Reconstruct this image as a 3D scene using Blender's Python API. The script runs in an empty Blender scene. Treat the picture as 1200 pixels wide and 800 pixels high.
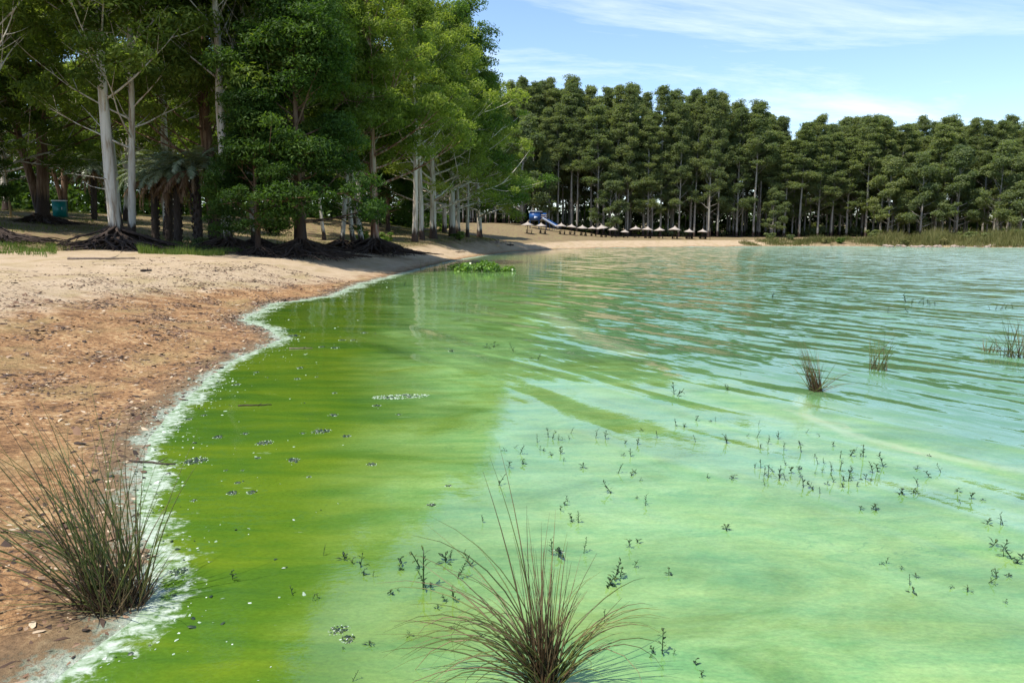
import bpy, math, random
import numpy as np

# ------------------------------------------------------------------ camera
F_PX = 870.0            # focal length in pixels of a 1200 px wide frame
CAM_H = 2.2
PITCH = math.radians(8.1)
scene = bpy.context.scene
COL = scene.collection
cam_d = bpy.data.cameras.new('camera')
cam_d.sensor_width = 36.0
cam_d.lens = 36.0 * F_PX / 1200.0
cam_d.clip_start = 0.05
cam_d.clip_end = 4000.0
cam = bpy.data.objects.new('camera', cam_d)
COL.objects.link(cam)
cam.location = (0, 0, CAM_H)
cam.rotation_euler = (math.radians(90) - PITCH, 0, 0)
scene.camera = cam

# ------------------------------------------------------------------ sun, sky, exposure
SUN_EL = math.radians(65)
SUN_XY = (-0.84, -0.54)
sun_d = bpy.data.lights.new('sun', 'SUN')
sun_d.energy = 4.4
sun_d.angle = math.radians(0.53)
sun_d.color = (1.0, 0.95, 0.87)
sun = bpy.data.objects.new('sun', sun_d)
COL.objects.link(sun)
_l = math.hypot(*SUN_XY)
_sx, _sy = SUN_XY[0] / _l * math.cos(SUN_EL), SUN_XY[1] / _l * math.cos(SUN_EL)
from mathutils import Vector, noise as mnoise
sun.rotation_euler = Vector((_sx, _sy, math.sin(SUN_EL))).to_track_quat('Z', 'Y').to_euler()
sun.location = (-30, -10, 60)

world = bpy.data.worlds.new('World')
scene.world = world
world.use_nodes = True
wn = world.node_tree.nodes
wl = world.node_tree.links
wn.clear()
w_out = wn.new('ShaderNodeOutputWorld')
w_bg = wn.new('ShaderNodeBackground')
w_bg.inputs['Strength'].default_value = 0.15
sky = wn.new('ShaderNodeTexSky')
sky.sky_type = 'NISHITA'
sky.sun_disc = False
sky.sun_elevation = SUN_EL
sky.sun_rotation = math.atan2(SUN_XY[0], SUN_XY[1])
sky.altitude = 300
sky.air_density = 1.0
sky.dust_density = 0.35
sky.ozone_density = 3.0
# thin streaky cloud, laid on a plane high above the ground
tc = wn.new('ShaderNodeTexCoord')
sep = wn.new('ShaderNodeSeparateXYZ')
wl.new(tc.outputs['Generated'], sep.inputs[0])
zc = wn.new('ShaderNodeMath'); zc.operation = 'ADD'; zc.inputs[1].default_value = 0.07
zm = wn.new('ShaderNodeMath'); zm.operation = 'MAXIMUM'; zm.inputs[1].default_value = 0.02
wl.new(sep.outputs['Z'], zm.inputs[0]); wl.new(zm.outputs[0], zc.inputs[0])
dx = wn.new('ShaderNodeMath'); dx.operation = 'DIVIDE'
dy = wn.new('ShaderNodeMath'); dy.operation = 'DIVIDE'
wl.new(sep.outputs['X'], dx.inputs[0]); wl.new(zc.outputs[0], dx.inputs[1])
wl.new(sep.outputs['Y'], dy.inputs[0]); wl.new(zc.outputs[0], dy.inputs[1])
cmb = wn.new('ShaderNodeCombineXYZ')
wl.new(dx.outputs[0], cmb.inputs[0]); wl.new(dy.outputs[0], cmb.inputs[1])
cmap = wn.new('ShaderNodeMapping')
cmap.inputs['Rotation'].default_value = (0, 0, math.radians(34))
cmap.inputs['Scale'].default_value = (0.55, 1.25, 1)
cmap.inputs['Location'].default_value = (0.9, 0.1, 0)
wl.new(cmb.outputs[0], cmap.inputs[0])
n1 = wn.new('ShaderNodeTexNoise'); n1.inputs['Scale'].default_value = 0.62
n1.inputs['Detail'].default_value = 10; n1.inputs['Roughness'].default_value = 0.66
n1.inputs['Distortion'].default_value = 0.8
wl.new(cmap.outputs[0], n1.inputs['Vector'])
cr = wn.new('ShaderNodeValToRGB')
cr.color_ramp.elements[0].position = 0.49; cr.color_ramp.elements[0].color = (0, 0, 0, 1)
cr.color_ramp.elements[1].position = 0.77; cr.color_ramp.elements[1].color = (1, 1, 1, 1)
wl.new(n1.outputs['Fac'], cr.inputs[0])
cf = wn.new('ShaderNodeMath'); cf.operation = 'MULTIPLY'; cf.inputs[1].default_value = 0.78
wl.new(cr.outputs[0], cf.inputs[0])
mixc = wn.new('ShaderNodeMixRGB')
mixc.inputs[2].default_value = (5.4, 5.8, 6.6, 1)
wl.new(cf.outputs[0], mixc.inputs[0])
wl.new(sky.outputs[0], mixc.inputs[1])
wl.new(mixc.outputs[0], w_bg.inputs['Color'])
wl.new(w_bg.outputs[0], w_out.inputs['Surface'])

vs = scene.view_settings
vs.view_transform = 'Standard'
vs.look = 'None'
vs.exposure = 0.68
vs.gamma = 1.0
vs.use_curve_mapping = False
scene.cycles.use_denoising = True
scene.cycles.max_bounces = 8
scene.cycles.diffuse_bounces = 4
scene.cycles.glossy_bounces = 2
scene.cycles.transmission_bounces = 4
scene.cycles.transparent_max_bounces = 4

# ------------------------------------------------------------------ helpers
RNG = np.random.default_rng(11)
random.seed(5)


def ray(px, py):
    u = (px - 600.0) / F_PX
    v = (400.0 - py) / F_PX
    c, s = math.cos(PITCH), math.sin(PITCH)
    return np.array([u, c + v * s, -s + v * c])


def on_water(px, py, z=0.0):
    d = ray(px, py)
    t = (z - CAM_H) / d[2]
    return np.array([d[0] * t, d[1] * t, z])


def col_x(px, Y):
    """world X of an image column at forward distance Y near the horizon"""
    return (px - 600.0) / F_PX * Y / (math.cos(PITCH) + 124 / F_PX * math.sin(PITCH))


def link(o, parent=None):
    COL.objects.link(o)
    if parent is not None:
        o.parent = parent
    return o


def mesh_np(name, verts, faces, mat, attrs=None, smooth=False):
    """faces: array (n,k) of equal-sized polygons or list of arrays"""
    if isinstance(faces, np.ndarray):
        faces = [faces]
    verts = np.asarray(verts, dtype=np.float32)
    me = bpy.data.meshes.new(name)
    me.vertices.add(len(verts))
    me.vertices.foreach_set('co', verts.ravel())
    idx = np.concatenate([f.ravel() for f in faces]).astype(np.int32)
    tot = np.concatenate([np.full(len(f), f.shape[1], np.int32) for f in faces])
    start = np.concatenate([[0], np.cumsum(tot)[:-1]]).astype(np.int32)
    me.loops.add(len(idx))
    me.loops.foreach_set('vertex_index', idx)
    me.polygons.add(len(tot))
    me.polygons.foreach_set('loop_start', start)
    me.polygons.foreach_set('loop_total', tot)
    if smooth:
        me.polygons.foreach_set('use_smooth', np.ones(len(tot), bool))
    if attrs:
        for k, a in attrs.items():
            at = me.attributes.new(k, 'FLOAT', 'POINT')
            at.data.foreach_set('value', np.asarray(a, dtype=np.float32))
    me.update(calc_edges=True)
    me.validate()
    if mat is not None:
        me.materials.append(mat)
    return me


def obj(name, me, parent=None, loc=(0, 0, 0), rotz=0.0, scale=1.0):
    o = bpy.data.objects.new(name, me)
    link(o, parent)
    o.location = loc
    o.rotation_euler = (0, 0, rotz)
    if scale != 1.0:
        o.scale = (scale, scale, scale) if not isinstance(scale, tuple) else scale
    return o


def thing(name, label, cat, loc=(0, 0, 0), rotz=0.0, scale=1.0, group=None):
    o = bpy.data.objects.new(name, None)
    o.empty_display_size = 0.2
    link(o)
    o.location = loc
    o.rotation_euler = (0, 0, rotz)
    o.scale = (scale, scale, scale) if not isinstance(scale, tuple) else scale
    return tag(o, label, cat, group)


def tag(o, label, cat, group=None):
    o['label'] = label
    o['category'] = cat
    if group:
        o['group'] = group
    return o


class MB:
    """collects tubes, boxes and rings into one mesh"""

    def __init__(self):
        self.v, self.q, self.t, self.a, self.n = [], [], [], [], 0

    def tube(self, pts, radii, sides=6, a=0.0, cap=True):
        pts = np.asarray(pts, float)
        radii = np.asarray(radii, float)
        n = len(pts)
        tan = np.gradient(pts, axis=0)
        tan /= np.linalg.norm(tan, axis=1)[:, None] + 1e-9
        ref = np.array([0.31, 0.95, 0.05])
        if abs(np.dot(tan.mean(0) / (np.linalg.norm(tan.mean(0)) + 1e-9), ref)) > 0.9:
            ref = np.array([1.0, 0.0, 0.1])
        b1 = np.cross(tan, ref)
        b1 /= np.linalg.norm(b1, axis=1)[:, None] + 1e-9
        b2 = np.cross(tan, b1)
        ang = np.linspace(0, 2 * np.pi, sides, endpoint=False)
        ring = (pts[:, None, :] + radii[:, None, None] *
                (np.cos(ang)[None, :, None] * b1[:, None, :] + np.sin(ang)[None, :, None] * b2[:, None, :]))
        base = self.n
        self.v.append(ring.reshape(-1, 3))
        aa = np.asarray(a, float)
        self.a.append(np.repeat(np.full(n, aa) if aa.ndim == 0 else aa, sides))
        i = np.arange(n - 1)[:, None] * sides
        j = np.arange(sides)[None, :]
        j2 = (j + 1) % sides
        q = np.stack([base + i + j, base + i + sides + j, base + i + sides + j2, base + i + j2], -1).reshape(-1, 4)
        self.q.append(q)
        self.n += n * sides
        if cap:
            for k, flip in ((0, False), (n - 1, True)):
                r = base + k * sides + np.arange(1, sides - 1)
                f = np.stack([np.full(sides - 2, base + k * sides), r, r + 1], -1)
                self.t.append(f[:, ::-1] if flip else f)
        return self

    def box(self, c, s, rz=0.0, rx=0.0, ry=0.0, a=0.0):
        from mathutils import Euler
        m = np.array(Euler((rx, ry, rz)).to_matrix())
        k = np.array([[x, y, z] for x in (-.5, .5) for y in (-.5, .5) for z in (-.5, .5)]) * np.array(s)
        self.v.append(k @ m.T + np.array(c))
        self.a.append(np.full(8, a))
        q = np.array([[0, 1, 3, 2], [4, 6, 7, 5], [0, 4, 5, 1], [2, 3, 7, 6], [0, 2, 6, 4], [1, 5, 7, 3]])
        self.q.append(q + self.n)
        self.n += 8
        return self

    def raw(self, v, q=None, t=None, a=0.0):
        v = np.asarray(v, float)
        self.v.append(v)
        aa = np.asarray(a, float)
        self.a.append(np.full(len(v), aa) if aa.ndim == 0 else aa)
        if q is not None:
            self.q.append(np.asarray(q) + self.n)
        if t is not None:
            self.t.append(np.asarray(t) + self.n)
        self.n += len(v)
        return self

    def mesh(self, name, mat, smooth=True, attr='tint'):
        fs = []
        if self.q:
            fs.append(np.concatenate(self.q))
        if self.t:
            fs.append(np.concatenate(self.t))
        return mesh_np(name, np.concatenate(self.v), fs, mat, {attr: np.concatenate(self.a)}, smooth)


# ------------------------------------------------------------------ materials
def new_mat(name):
    m = bpy.data.materials.new(name)
    m.use_nodes = True
    nt = m.node_tree
    nt.nodes.clear()
    return m, nt.nodes, nt.links


def ramp(nodes, stops):
    r = nodes.new('ShaderNodeValToRGB')
    els = r.color_ramp.elements
    while len(els) > 1:
        els.remove(els[-1])
    els[0].position = stops[0][0]
    els[0].color = tuple(stops[0][1]) + (1,)
    for p, c in stops[1:]:
        e = els.new(p)
        e.color = tuple(c) + (1,)
    return r


def g(v):
    return (v, v, v)


def fmath(nodes, links, op, a, b=None, c=None, clamp=False):
    m = nodes.new('ShaderNodeMath')
    m.operation = op
    m.use_clamp = clamp
    for i, x in enumerate((a, b, c)):
        if x is None:
            continue
        if isinstance(x, (int, float)):
            m.inputs[i].default_value = x
        else:
            links.new(x, m.inputs[i])
    return m.outputs[0]


def attr_node(nodes, name):
    a = nodes.new('ShaderNodeAttribute')
    a.attribute_name = name
    return a.outputs['Fac']


def mixrgb(nodes, links, fac, a, b, mode='MIX'):
    m = nodes.new('ShaderNodeMixRGB')
    m.blend_type = mode
    for i, x in enumerate((fac, a, b)):
        if isinstance(x, (int, float)):
            m.inputs[i].default_value = x
        elif isinstance(x, tuple):
            m.inputs[i].default_value = x + (1,) if len(x) == 3 else x
        else:
            links.new(x, m.inputs[i])
    return m.outputs[0]


def noise_tex(nodes, links, vec, scale, detail=3, rough=0.5, dist=0.0):
    n = nodes.new('ShaderNodeTexNoise')
    n.inputs['Scale'].default_value = scale
    n.inputs['Detail'].default_value = detail
    n.inputs['Roughness'].default_value = rough
    n.inputs['Distortion'].default_value = dist
    if vec is not None:
        links.new(vec, n.inputs['Vector'])
    return n.outputs['Fac']


def mapping(nodes, links, vec, scale=(1, 1, 1), rotz=0.0, loc=(0, 0, 0)):
    m = nodes.new('ShaderNodeMapping')
    m.inputs['Scale'].default_value = scale
    m.inputs['Rotation'].default_value = (0, 0, rotz)
    m.inputs['Location'].default_value = loc
    links.new(vec, m.inputs[0])
    return m.outputs[0]


def leaf_mat(name, dark, mid, light, transl=0.35, rough=0.6, spec=0.18):
    m, N, L = new_mat(name)
    tint = attr_node(N, 'tint')
    oi = N.new('ShaderNodeObjectInfo')
    f = fmath(N, L, 'ADD', tint, fmath(N, L, 'MULTIPLY', fmath(N, L, 'SUBTRACT', oi.outputs['Random'], 0.5), 0.5))
    r = ramp(N, [(0.0, dark), (0.5, mid), (1.0, light)])
    L.new(f, r.inputs[0])
    p = N.new('ShaderNodeBsdfPrincipled')
    p.inputs['Roughness'].default_value = rough
    p.inputs['Specular IOR Level'].default_value = spec
    L.new(r.outputs[0], p.inputs['Base Color'])
    t = N.new('ShaderNodeBsdfTranslucent')
    tcol = mixrgb(N, L, 1.0, r.outputs[0], (1.35, 1.45, 0.55), 'MULTIPLY')
    L.new(tcol, t.inputs['Color'])
    mx = N.new('ShaderNodeMixShader')
    mx.inputs[0].default_value = transl
    L.new(p.outputs[0], mx.inputs[1])
    L.new(t.outputs[0], mx.inputs[2])
    o = N.new('ShaderNodeOutputMaterial')
    L.new(mx.outputs[0], o.inputs['Surface'])
    return m


def simple_mat(name, stops, scale=4.0, rough=0.8, bump=0.0, stretch=(1, 1, 1), use_tint=False, spec=0.3, detail=4):
    m, N, L = new_mat(name)
    t = N.new('ShaderNodeTexCoord')
    vec = mapping(N, L, t.outputs['Object'], stretch)
    n = noise_tex(N, L, vec, scale, detail, 0.6)
    f = n
    if use_tint:
        f = fmath(N, L, 'ADD', attr_node(N, 'tint'), fmath(N, L, 'MULTIPLY', fmath(N, L, 'SUBTRACT', n, 0.5), 0.6))
    r = ramp(N, stops)
    L.new(f, r.inputs[0])
    p = N.new('ShaderNodeBsdfPrincipled')
    p.inputs['Roughness'].default_value = rough
    p.inputs['Specular IOR Level'].default_value = spec
    L.new(r.outputs[0], p.inputs['Base Color'])
    if bump:
        b = N.new('ShaderNodeBump')
        b.inputs['Strength'].default_value = bump
        b.inputs['Distance'].default_value = 0.05
        L.new(n, b.inputs['Height'])
        L.new(b.outputs[0], p.inputs['Normal'])
    o = N.new('ShaderNodeOutputMaterial')
    L.new(p.outputs[0], o.inputs['Surface'])
    return m


def bark_mat(name, pale, tan, darkc, sock, streak=0.5):
    """smooth gum bark with peeling streaks and a rough dark stocking of the height `sock` at the foot"""
    m, N, L = new_mat(name)
    t = N.new('ShaderNodeTexCoord')
    v = t.outputs['Object']
    oi = N.new('ShaderNodeObjectInfo')
    off = N.new('ShaderNodeVectorMath'); off.operation = 'ADD'
    cx = N.new('ShaderNodeCombineXYZ')
    k = fmath(N, L, 'MULTIPLY', oi.outputs['Random'], 37.0)
    L.new(k, cx.inputs[0]); L.new(k, cx.inputs[2])
    L.new(v, off.inputs[0]); L.new(cx.outputs[0], off.inputs[1])
    vv = mapping(N, L, off.outputs[0], (3.0, 3.0, 0.35))
    n = noise_tex(N, L, vv, 1.6, 5, 0.6, 0.4)
    r = ramp(N, [(0.30, darkc), (0.30 + 0.2 * streak, tan), (0.42 + 0.2 * streak, pale), (0.85, tuple(min(1, c * 1.08) for c in pale))])
    L.new(n, r.inputs[0])
    fine = noise_tex(N, L, mapping(N, L, off.outputs[0], (12, 12, 3)), 2.0, 4, 0.7)
    c1 = mixrgb(N, L, 0.35, r.outputs[0], mixrgb(N, L, fine, (0.55, 0.5, 0.45), (1.25, 1.25, 1.25)), 'MULTIPLY')
    sp = N.new('ShaderNodeSeparateXYZ')
    L.new(v, sp.inputs[0])
    hz = fmath(N, L, 'ADD', sp.outputs['Z'], fmath(N, L, 'MULTIPLY', fmath(N, L, 'SUBTRACT', n, 0.5), sock * 1.6))
    sf = N.new('ShaderNodeMapRange')
    sf.inputs['From Min'].default_value = sock * 1.15
    sf.inputs['From Max'].default_value = sock * 0.85
    L.new(hz, sf.inputs['Value'])
    c2 = mixrgb(N, L, sf.outputs[0], c1, mixrgb(N, L, fine, (0.018, 0.012, 0.009), (0.085, 0.055, 0.04)))
    p = N.new('ShaderNodeBsdfPrincipled')
    p.inputs['Roughness'].default_value = 0.75
    p.inputs['Specular IOR Level'].default_value = 0.2
    L.new(c2, p.inputs['Base Color'])
    b = N.new('ShaderNodeBump')
    b.inputs['Strength'].default_value = 0.5
    b.inputs['Distance'].default_value = 0.06
    L.new(fine, b.inputs['Height'])
    L.new(b.outputs[0], p.inputs['Normal'])
    o = N.new('ShaderNodeOutputMaterial')
    L.new(p.outputs[0], o.inputs['Surface'])
    return m


M = {}
M['leaf_gum'] = leaf_mat('leaf_gum', (0.070, 0.108, 0.020), (0.150, 0.200, 0.038), (0.27, 0.32, 0.07), 0.52)
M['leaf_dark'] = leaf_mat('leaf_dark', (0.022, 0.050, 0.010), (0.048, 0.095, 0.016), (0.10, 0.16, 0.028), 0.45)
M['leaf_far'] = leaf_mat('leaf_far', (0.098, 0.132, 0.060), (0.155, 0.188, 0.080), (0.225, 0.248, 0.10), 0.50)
M['leaf_fresh'] = leaf_mat('leaf_fresh', (0.045, 0.085, 0.015), (0.085, 0.15, 0.024), (0.17, 0.24, 0.045), 0.4)
M['frond'] = leaf_mat('frond', (0.08, 0.11, 0.06), (0.16, 0.20, 0.11), (0.32, 0.34, 0.22), 0.25, 0.35, 0.6)
M['dead_frond'] = leaf_mat('dead_frond', (0.10, 0.055, 0.03), (0.22, 0.13, 0.075), (0.38, 0.27, 0.17), 0.3)
M['bark_white'] = bark_mat('bark_white', (0.56, 0.52, 0.44), (0.36, 0.29, 0.21), (0.17, 0.11, 0.075), 1.3)
M['bark_brown'] = bark_mat('bark_brown', (0.24, 0.16, 0.10), (0.15, 0.085, 0.05), (0.07, 0.04, 0.028), 2.2, 0.9)
M['bark_red'] = bark_mat('bark_red', (0.42, 0.33, 0.25), (0.25, 0.12, 0.07), (0.13, 0.05, 0.03), 1.4, 0.9)
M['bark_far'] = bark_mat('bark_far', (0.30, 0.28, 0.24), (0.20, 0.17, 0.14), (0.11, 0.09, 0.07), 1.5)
M['root'] = simple_mat('root', [(0.2, (0.018, 0.012, 0.009)), (0.55, (0.05, 0.033, 0.024)), (0.9, (0.11, 0.08, 0.06))], 9, 0.9, 0.5)
M['grass'] = leaf_mat('grass', (0.05, 0.06, 0.015), (0.09, 0.115, 0.025), (0.20, 0.19, 0.06), 0.3)
M['grass_green'] = leaf_mat('grass_green', (0.045, 0.075, 0.012), (0.09, 0.15, 0.025), (0.18, 0.22, 0.06), 0.35)
M['reed_bank'] = leaf_mat('reed_bank', (0.075, 0.09, 0.025), (0.15, 0.15, 0.05), (0.30, 0.26, 0.11), 0.3)
M['sedge'] = leaf_mat('sedge', (0.15, 0.11, 0.05), (0.13, 0.155, 0.04), (0.27, 0.29, 0.09), 0.35, 0.35, 0.5)
M['sedge_brown'] = leaf_mat('sedge_brown', (0.055, 0.032, 0.018), (0.14, 0.085, 0.045), (0.32, 0.24, 0.13), 0.2, 0.5, 0.3)
M['sprout'] = leaf_mat('sprout', (0.012, 0.03, 0.010), (0.028, 0.062, 0.014), (0.10, 0.14, 0.02), 0.15, 0.4, 0.4)
M['weed'] = leaf_mat('weed', (0.06, 0.12, 0.015), (0.13, 0.24, 0.03), (0.32, 0.42, 0.14), 0.3, 0.35, 0.5)
M['wood_dark'] = simple_mat('wood_dark', [(0.2, (0.02, 0.014, 0.01)), (0.6, (0.06, 0.042, 0.03)), (0.9, (0.13, 0.1, 0.075))], 12, 0.85, 0.4, (1, 1, 0.2))
M['driftwood'] = simple_mat('driftwood', [(0.2, (0.07, 0.05, 0.035)), (0.7, (0.22, 0.17, 0.13)), (0.95, (0.36, 0.3, 0.24))], 12, 0.85, 0.4)
M['pole'] = simple_mat('pole', [(0.2, (0.24, 0.18, 0.09)), (0.9, (0.42, 0.33, 0.17))], 6, 0.7, 0.2, (1, 1, 0.1))
M['teal'] = simple_mat('teal', [(0.2, (0.0, 0.13, 0.115)), (0.9, (0.005, 0.19, 0.165))], 3, 0.45, 0.05, spec=0.4)
M['white_trim'] = simple_mat('white_trim', [(0.2, (0.55, 0.55, 0.52)), (0.9, (0.72, 0.72, 0.7))], 5, 0.5)
M['blue'] = simple_mat('blue', [(0.2, (0.012, 0.06, 0.20)), (0.9, (0.025, 0.10, 0.30))], 2, 0.4, spec=0.45)
M['pale_blue'] = simple_mat('pale_blue', [(0.2, (0.36, 0.42, 0.55)), (0.9, (0.55, 0.6, 0.68))], 3, 0.35, spec=0.5)
M['thatch'] = simple_mat('thatch', [(0.3, (0.20, 0.165, 0.13)), (0.5, (0.34, 0.29, 0.24)), (0.75, (0.46, 0.40, 0.34))], 9, 0.9, 0.6, (1, 1, 0.3))
M['tan_board'] = simple_mat('tan_board', [(0.2, (0.22, 0.17, 0.11)), (0.9, (0.36, 0.29, 0.20))], 6, 0.7)
M['rock'] = simple_mat('rock', [(0.2, (0.14, 0.10, 0.075)), (0.55, (0.30, 0.23, 0.18)), (0.9, (0.46, 0.38, 0.31))], 2.5, 0.9, 0.6)
M['litter'] = simple_mat('litter', [(0.0, (0.030, 0.020, 0.014)), (0.35, (0.10, 0.055, 0.033)), (0.65, (0.20, 0.115, 0.065)), (1.0, (0.46, 0.36, 0.24))], 3, 0.85, 0, use_tint=True)
M['froth'] = simple_mat('froth', [(0.0, (0.16, 0.24, 0.14)), (0.5, (0.34, 0.42, 0.31)), (1.0, (0.55, 0.60, 0.52))], 6, 0.7, 0, use_tint=True)
M['float_leaf'] = simple_mat('float_leaf', [(0.0, (0.010, 0.022, 0.010)), (0.6, (0.03, 0.055, 0.02)), (1.0, (0.10, 0.13, 0.05))], 5, 0.45, 0, use_tint=True, spec=0.5)

# ------------------------------------------------------------------ shoreline and terrain
SHORE_PX = [(60, 792), (118, 752), (178, 705), (172, 640), (166, 590), (172, 540), (186, 500), (222, 462), (255, 434),
            (300, 410), (330, 398), (318, 386), (285, 375), (318, 356), (385, 347), (420, 333), (480, 318),
            (520, 308), (560, 300.5), (600, 295.5), (650, 292.3), (720, 290.4), (800, 289.4), (900, 288.6), (1000, 288.8), (1100, 289.4), (1200, 290.4)]
shore = [on_water(*p)[:2] for p in SHORE_PX]
shore = [np.array(p) for p in ((-0.6, -40), (-1.2, -12), (-1.7, -3), (-1.9, 1.5))] + shore + [np.array(p) for p in ((150, 132), (260, 105), (600, 60))]
LAKE = np.array(shore + [np.array((600, -400)), np.array((-0.6, -400))])
LINE = np.array(shore)


def seg_dist(P, A, B):
    ab = B - A
    t = np.clip(((P - A) @ ab) / (ab @ ab), 0, 1)
    return np.linalg.norm(P - (A + t[:, None] * ab), axis=1)


def poly_dist(P, line):
    d = np.full(len(P), 1e9)
    for a, b in zip(line[:-1], line[1:]):
        d = np.minimum(d, seg_dist(P, a, b))
    return d


def inside(P, poly):
    x, y = P[:, 0], P[:, 1]
    c = np.zeros(len(P), bool)
    n = len(poly)
    for i in range(n):
        x1, y1 = poly[i]
        x2, y2 = poly[(i + 1) % n]
        if y1 == y2:
            continue
        m = ((y1 > y) != (y2 > y)) & (x < (x2 - x1) * (y - y1) / (y2 - y1) + x1)
        c ^= m
    return c


def shore_sd(P):
    """signed distance to the shore, positive on land, with small bays and points"""
    P = np.asarray(P, float).reshape(-1, 2)
    d = poly_dist(P, LINE)
    s = np.where(inside(P, LAKE), -d, d)
    x, y = P[:, 0], P[:, 1]
    amp = np.clip(y / 60.0, 0.25, 2.0)
    w = 0.16 * np.sin(x * 2.3 + y * 1.7) + 0.13 * np.sin(y * 3.1 - x * 1.3 + 1.0) + 0.07 * np.sin(x * 6.1 - y * 4.3) + 0.05 * np.sin(y * 9.3 + x * 7.9)
    return s + w * amp * 0.55


PROF = np.array([(-60, -2.5), (-8, -1.0), (-1, -0.10), (0, 0.0), (0.5, 0.02), (1.2, 0.10), (6, 0.95), (10, 1.2), (17, 1.5), (20, 1.85),
                 (40, 4.4), (60, 5.4), (120, 6.2), (900, 9.0)])


def ground_z(P):
    P = np.asarray(P, float).reshape(-1, 2)
    s = shore_sd(P)
    z = np.interp(s, PROF[:, 0], PROF[:, 1])
    x, y = P[:, 0], P[:, 1]
    k = 1.0 + 1.15 * np.exp(-(((x + 14) / 17) ** 2 + ((y - 104) / 20) ** 2))
    z = np.where(s > 0, z * k, z)
    # the far shore on the right stays low
    f = np.clip((x - 5) / 20, 0, 1) * np.clip((y - 120) / 20, 0, 1)
    z = np.where((s > 18) & (f > 0), z * (1 - f) + f * (1.6 + 0.02 * (s - 18)), z)
    lump = 0.05 * np.sin(x * 0.9 + 0.6 * y) * np.sin(y * 0.7 - 0.4 * x) + 0.02 * np.sin(x * 2.7 + 1.1) * np.sin(y * 2.2)
    return z + np.clip(s, 0, 1.5) / 1.5 * lump


def gz(x, y):
    return float(ground_z(np.array([[x, y]]))[0])


def sdf(x, y):
    return float(shore_sd(np.array([[x, y]]))[0])


def graded(lo, hi, step, out_lo, out_hi, ratio):
    c = list(np.arange(lo, hi, step))
    s, x = step, c[-1]
    while x < out_hi:
        s *= ratio
        x += s
        c.append(x)
    s, x = step, c[0]
    while x > out_lo:
        s *= ratio
        x -= s
        c.insert(0, x)
    return np.array(c)


def grid_mesh(name, xs, ys, mat, zf, attrs_f):
    X, Y = np.meshgrid(xs, ys)
    P = np.stack([X.ravel(), Y.ravel()], 1)
    z = zf(P)
    nx, ny = len(xs), len(ys)
    i = np.arange(ny - 1)[:, None] * nx
    j = np.arange(nx - 1)[None, :]
    q = np.stack([i + j, i + j + 1, i + j + nx + 1, i + j + nx], -1).reshape(-1, 4)
    return mesh_np(name, np.column_stack([P, z]), q, mat, attrs_f(P), True)


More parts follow.
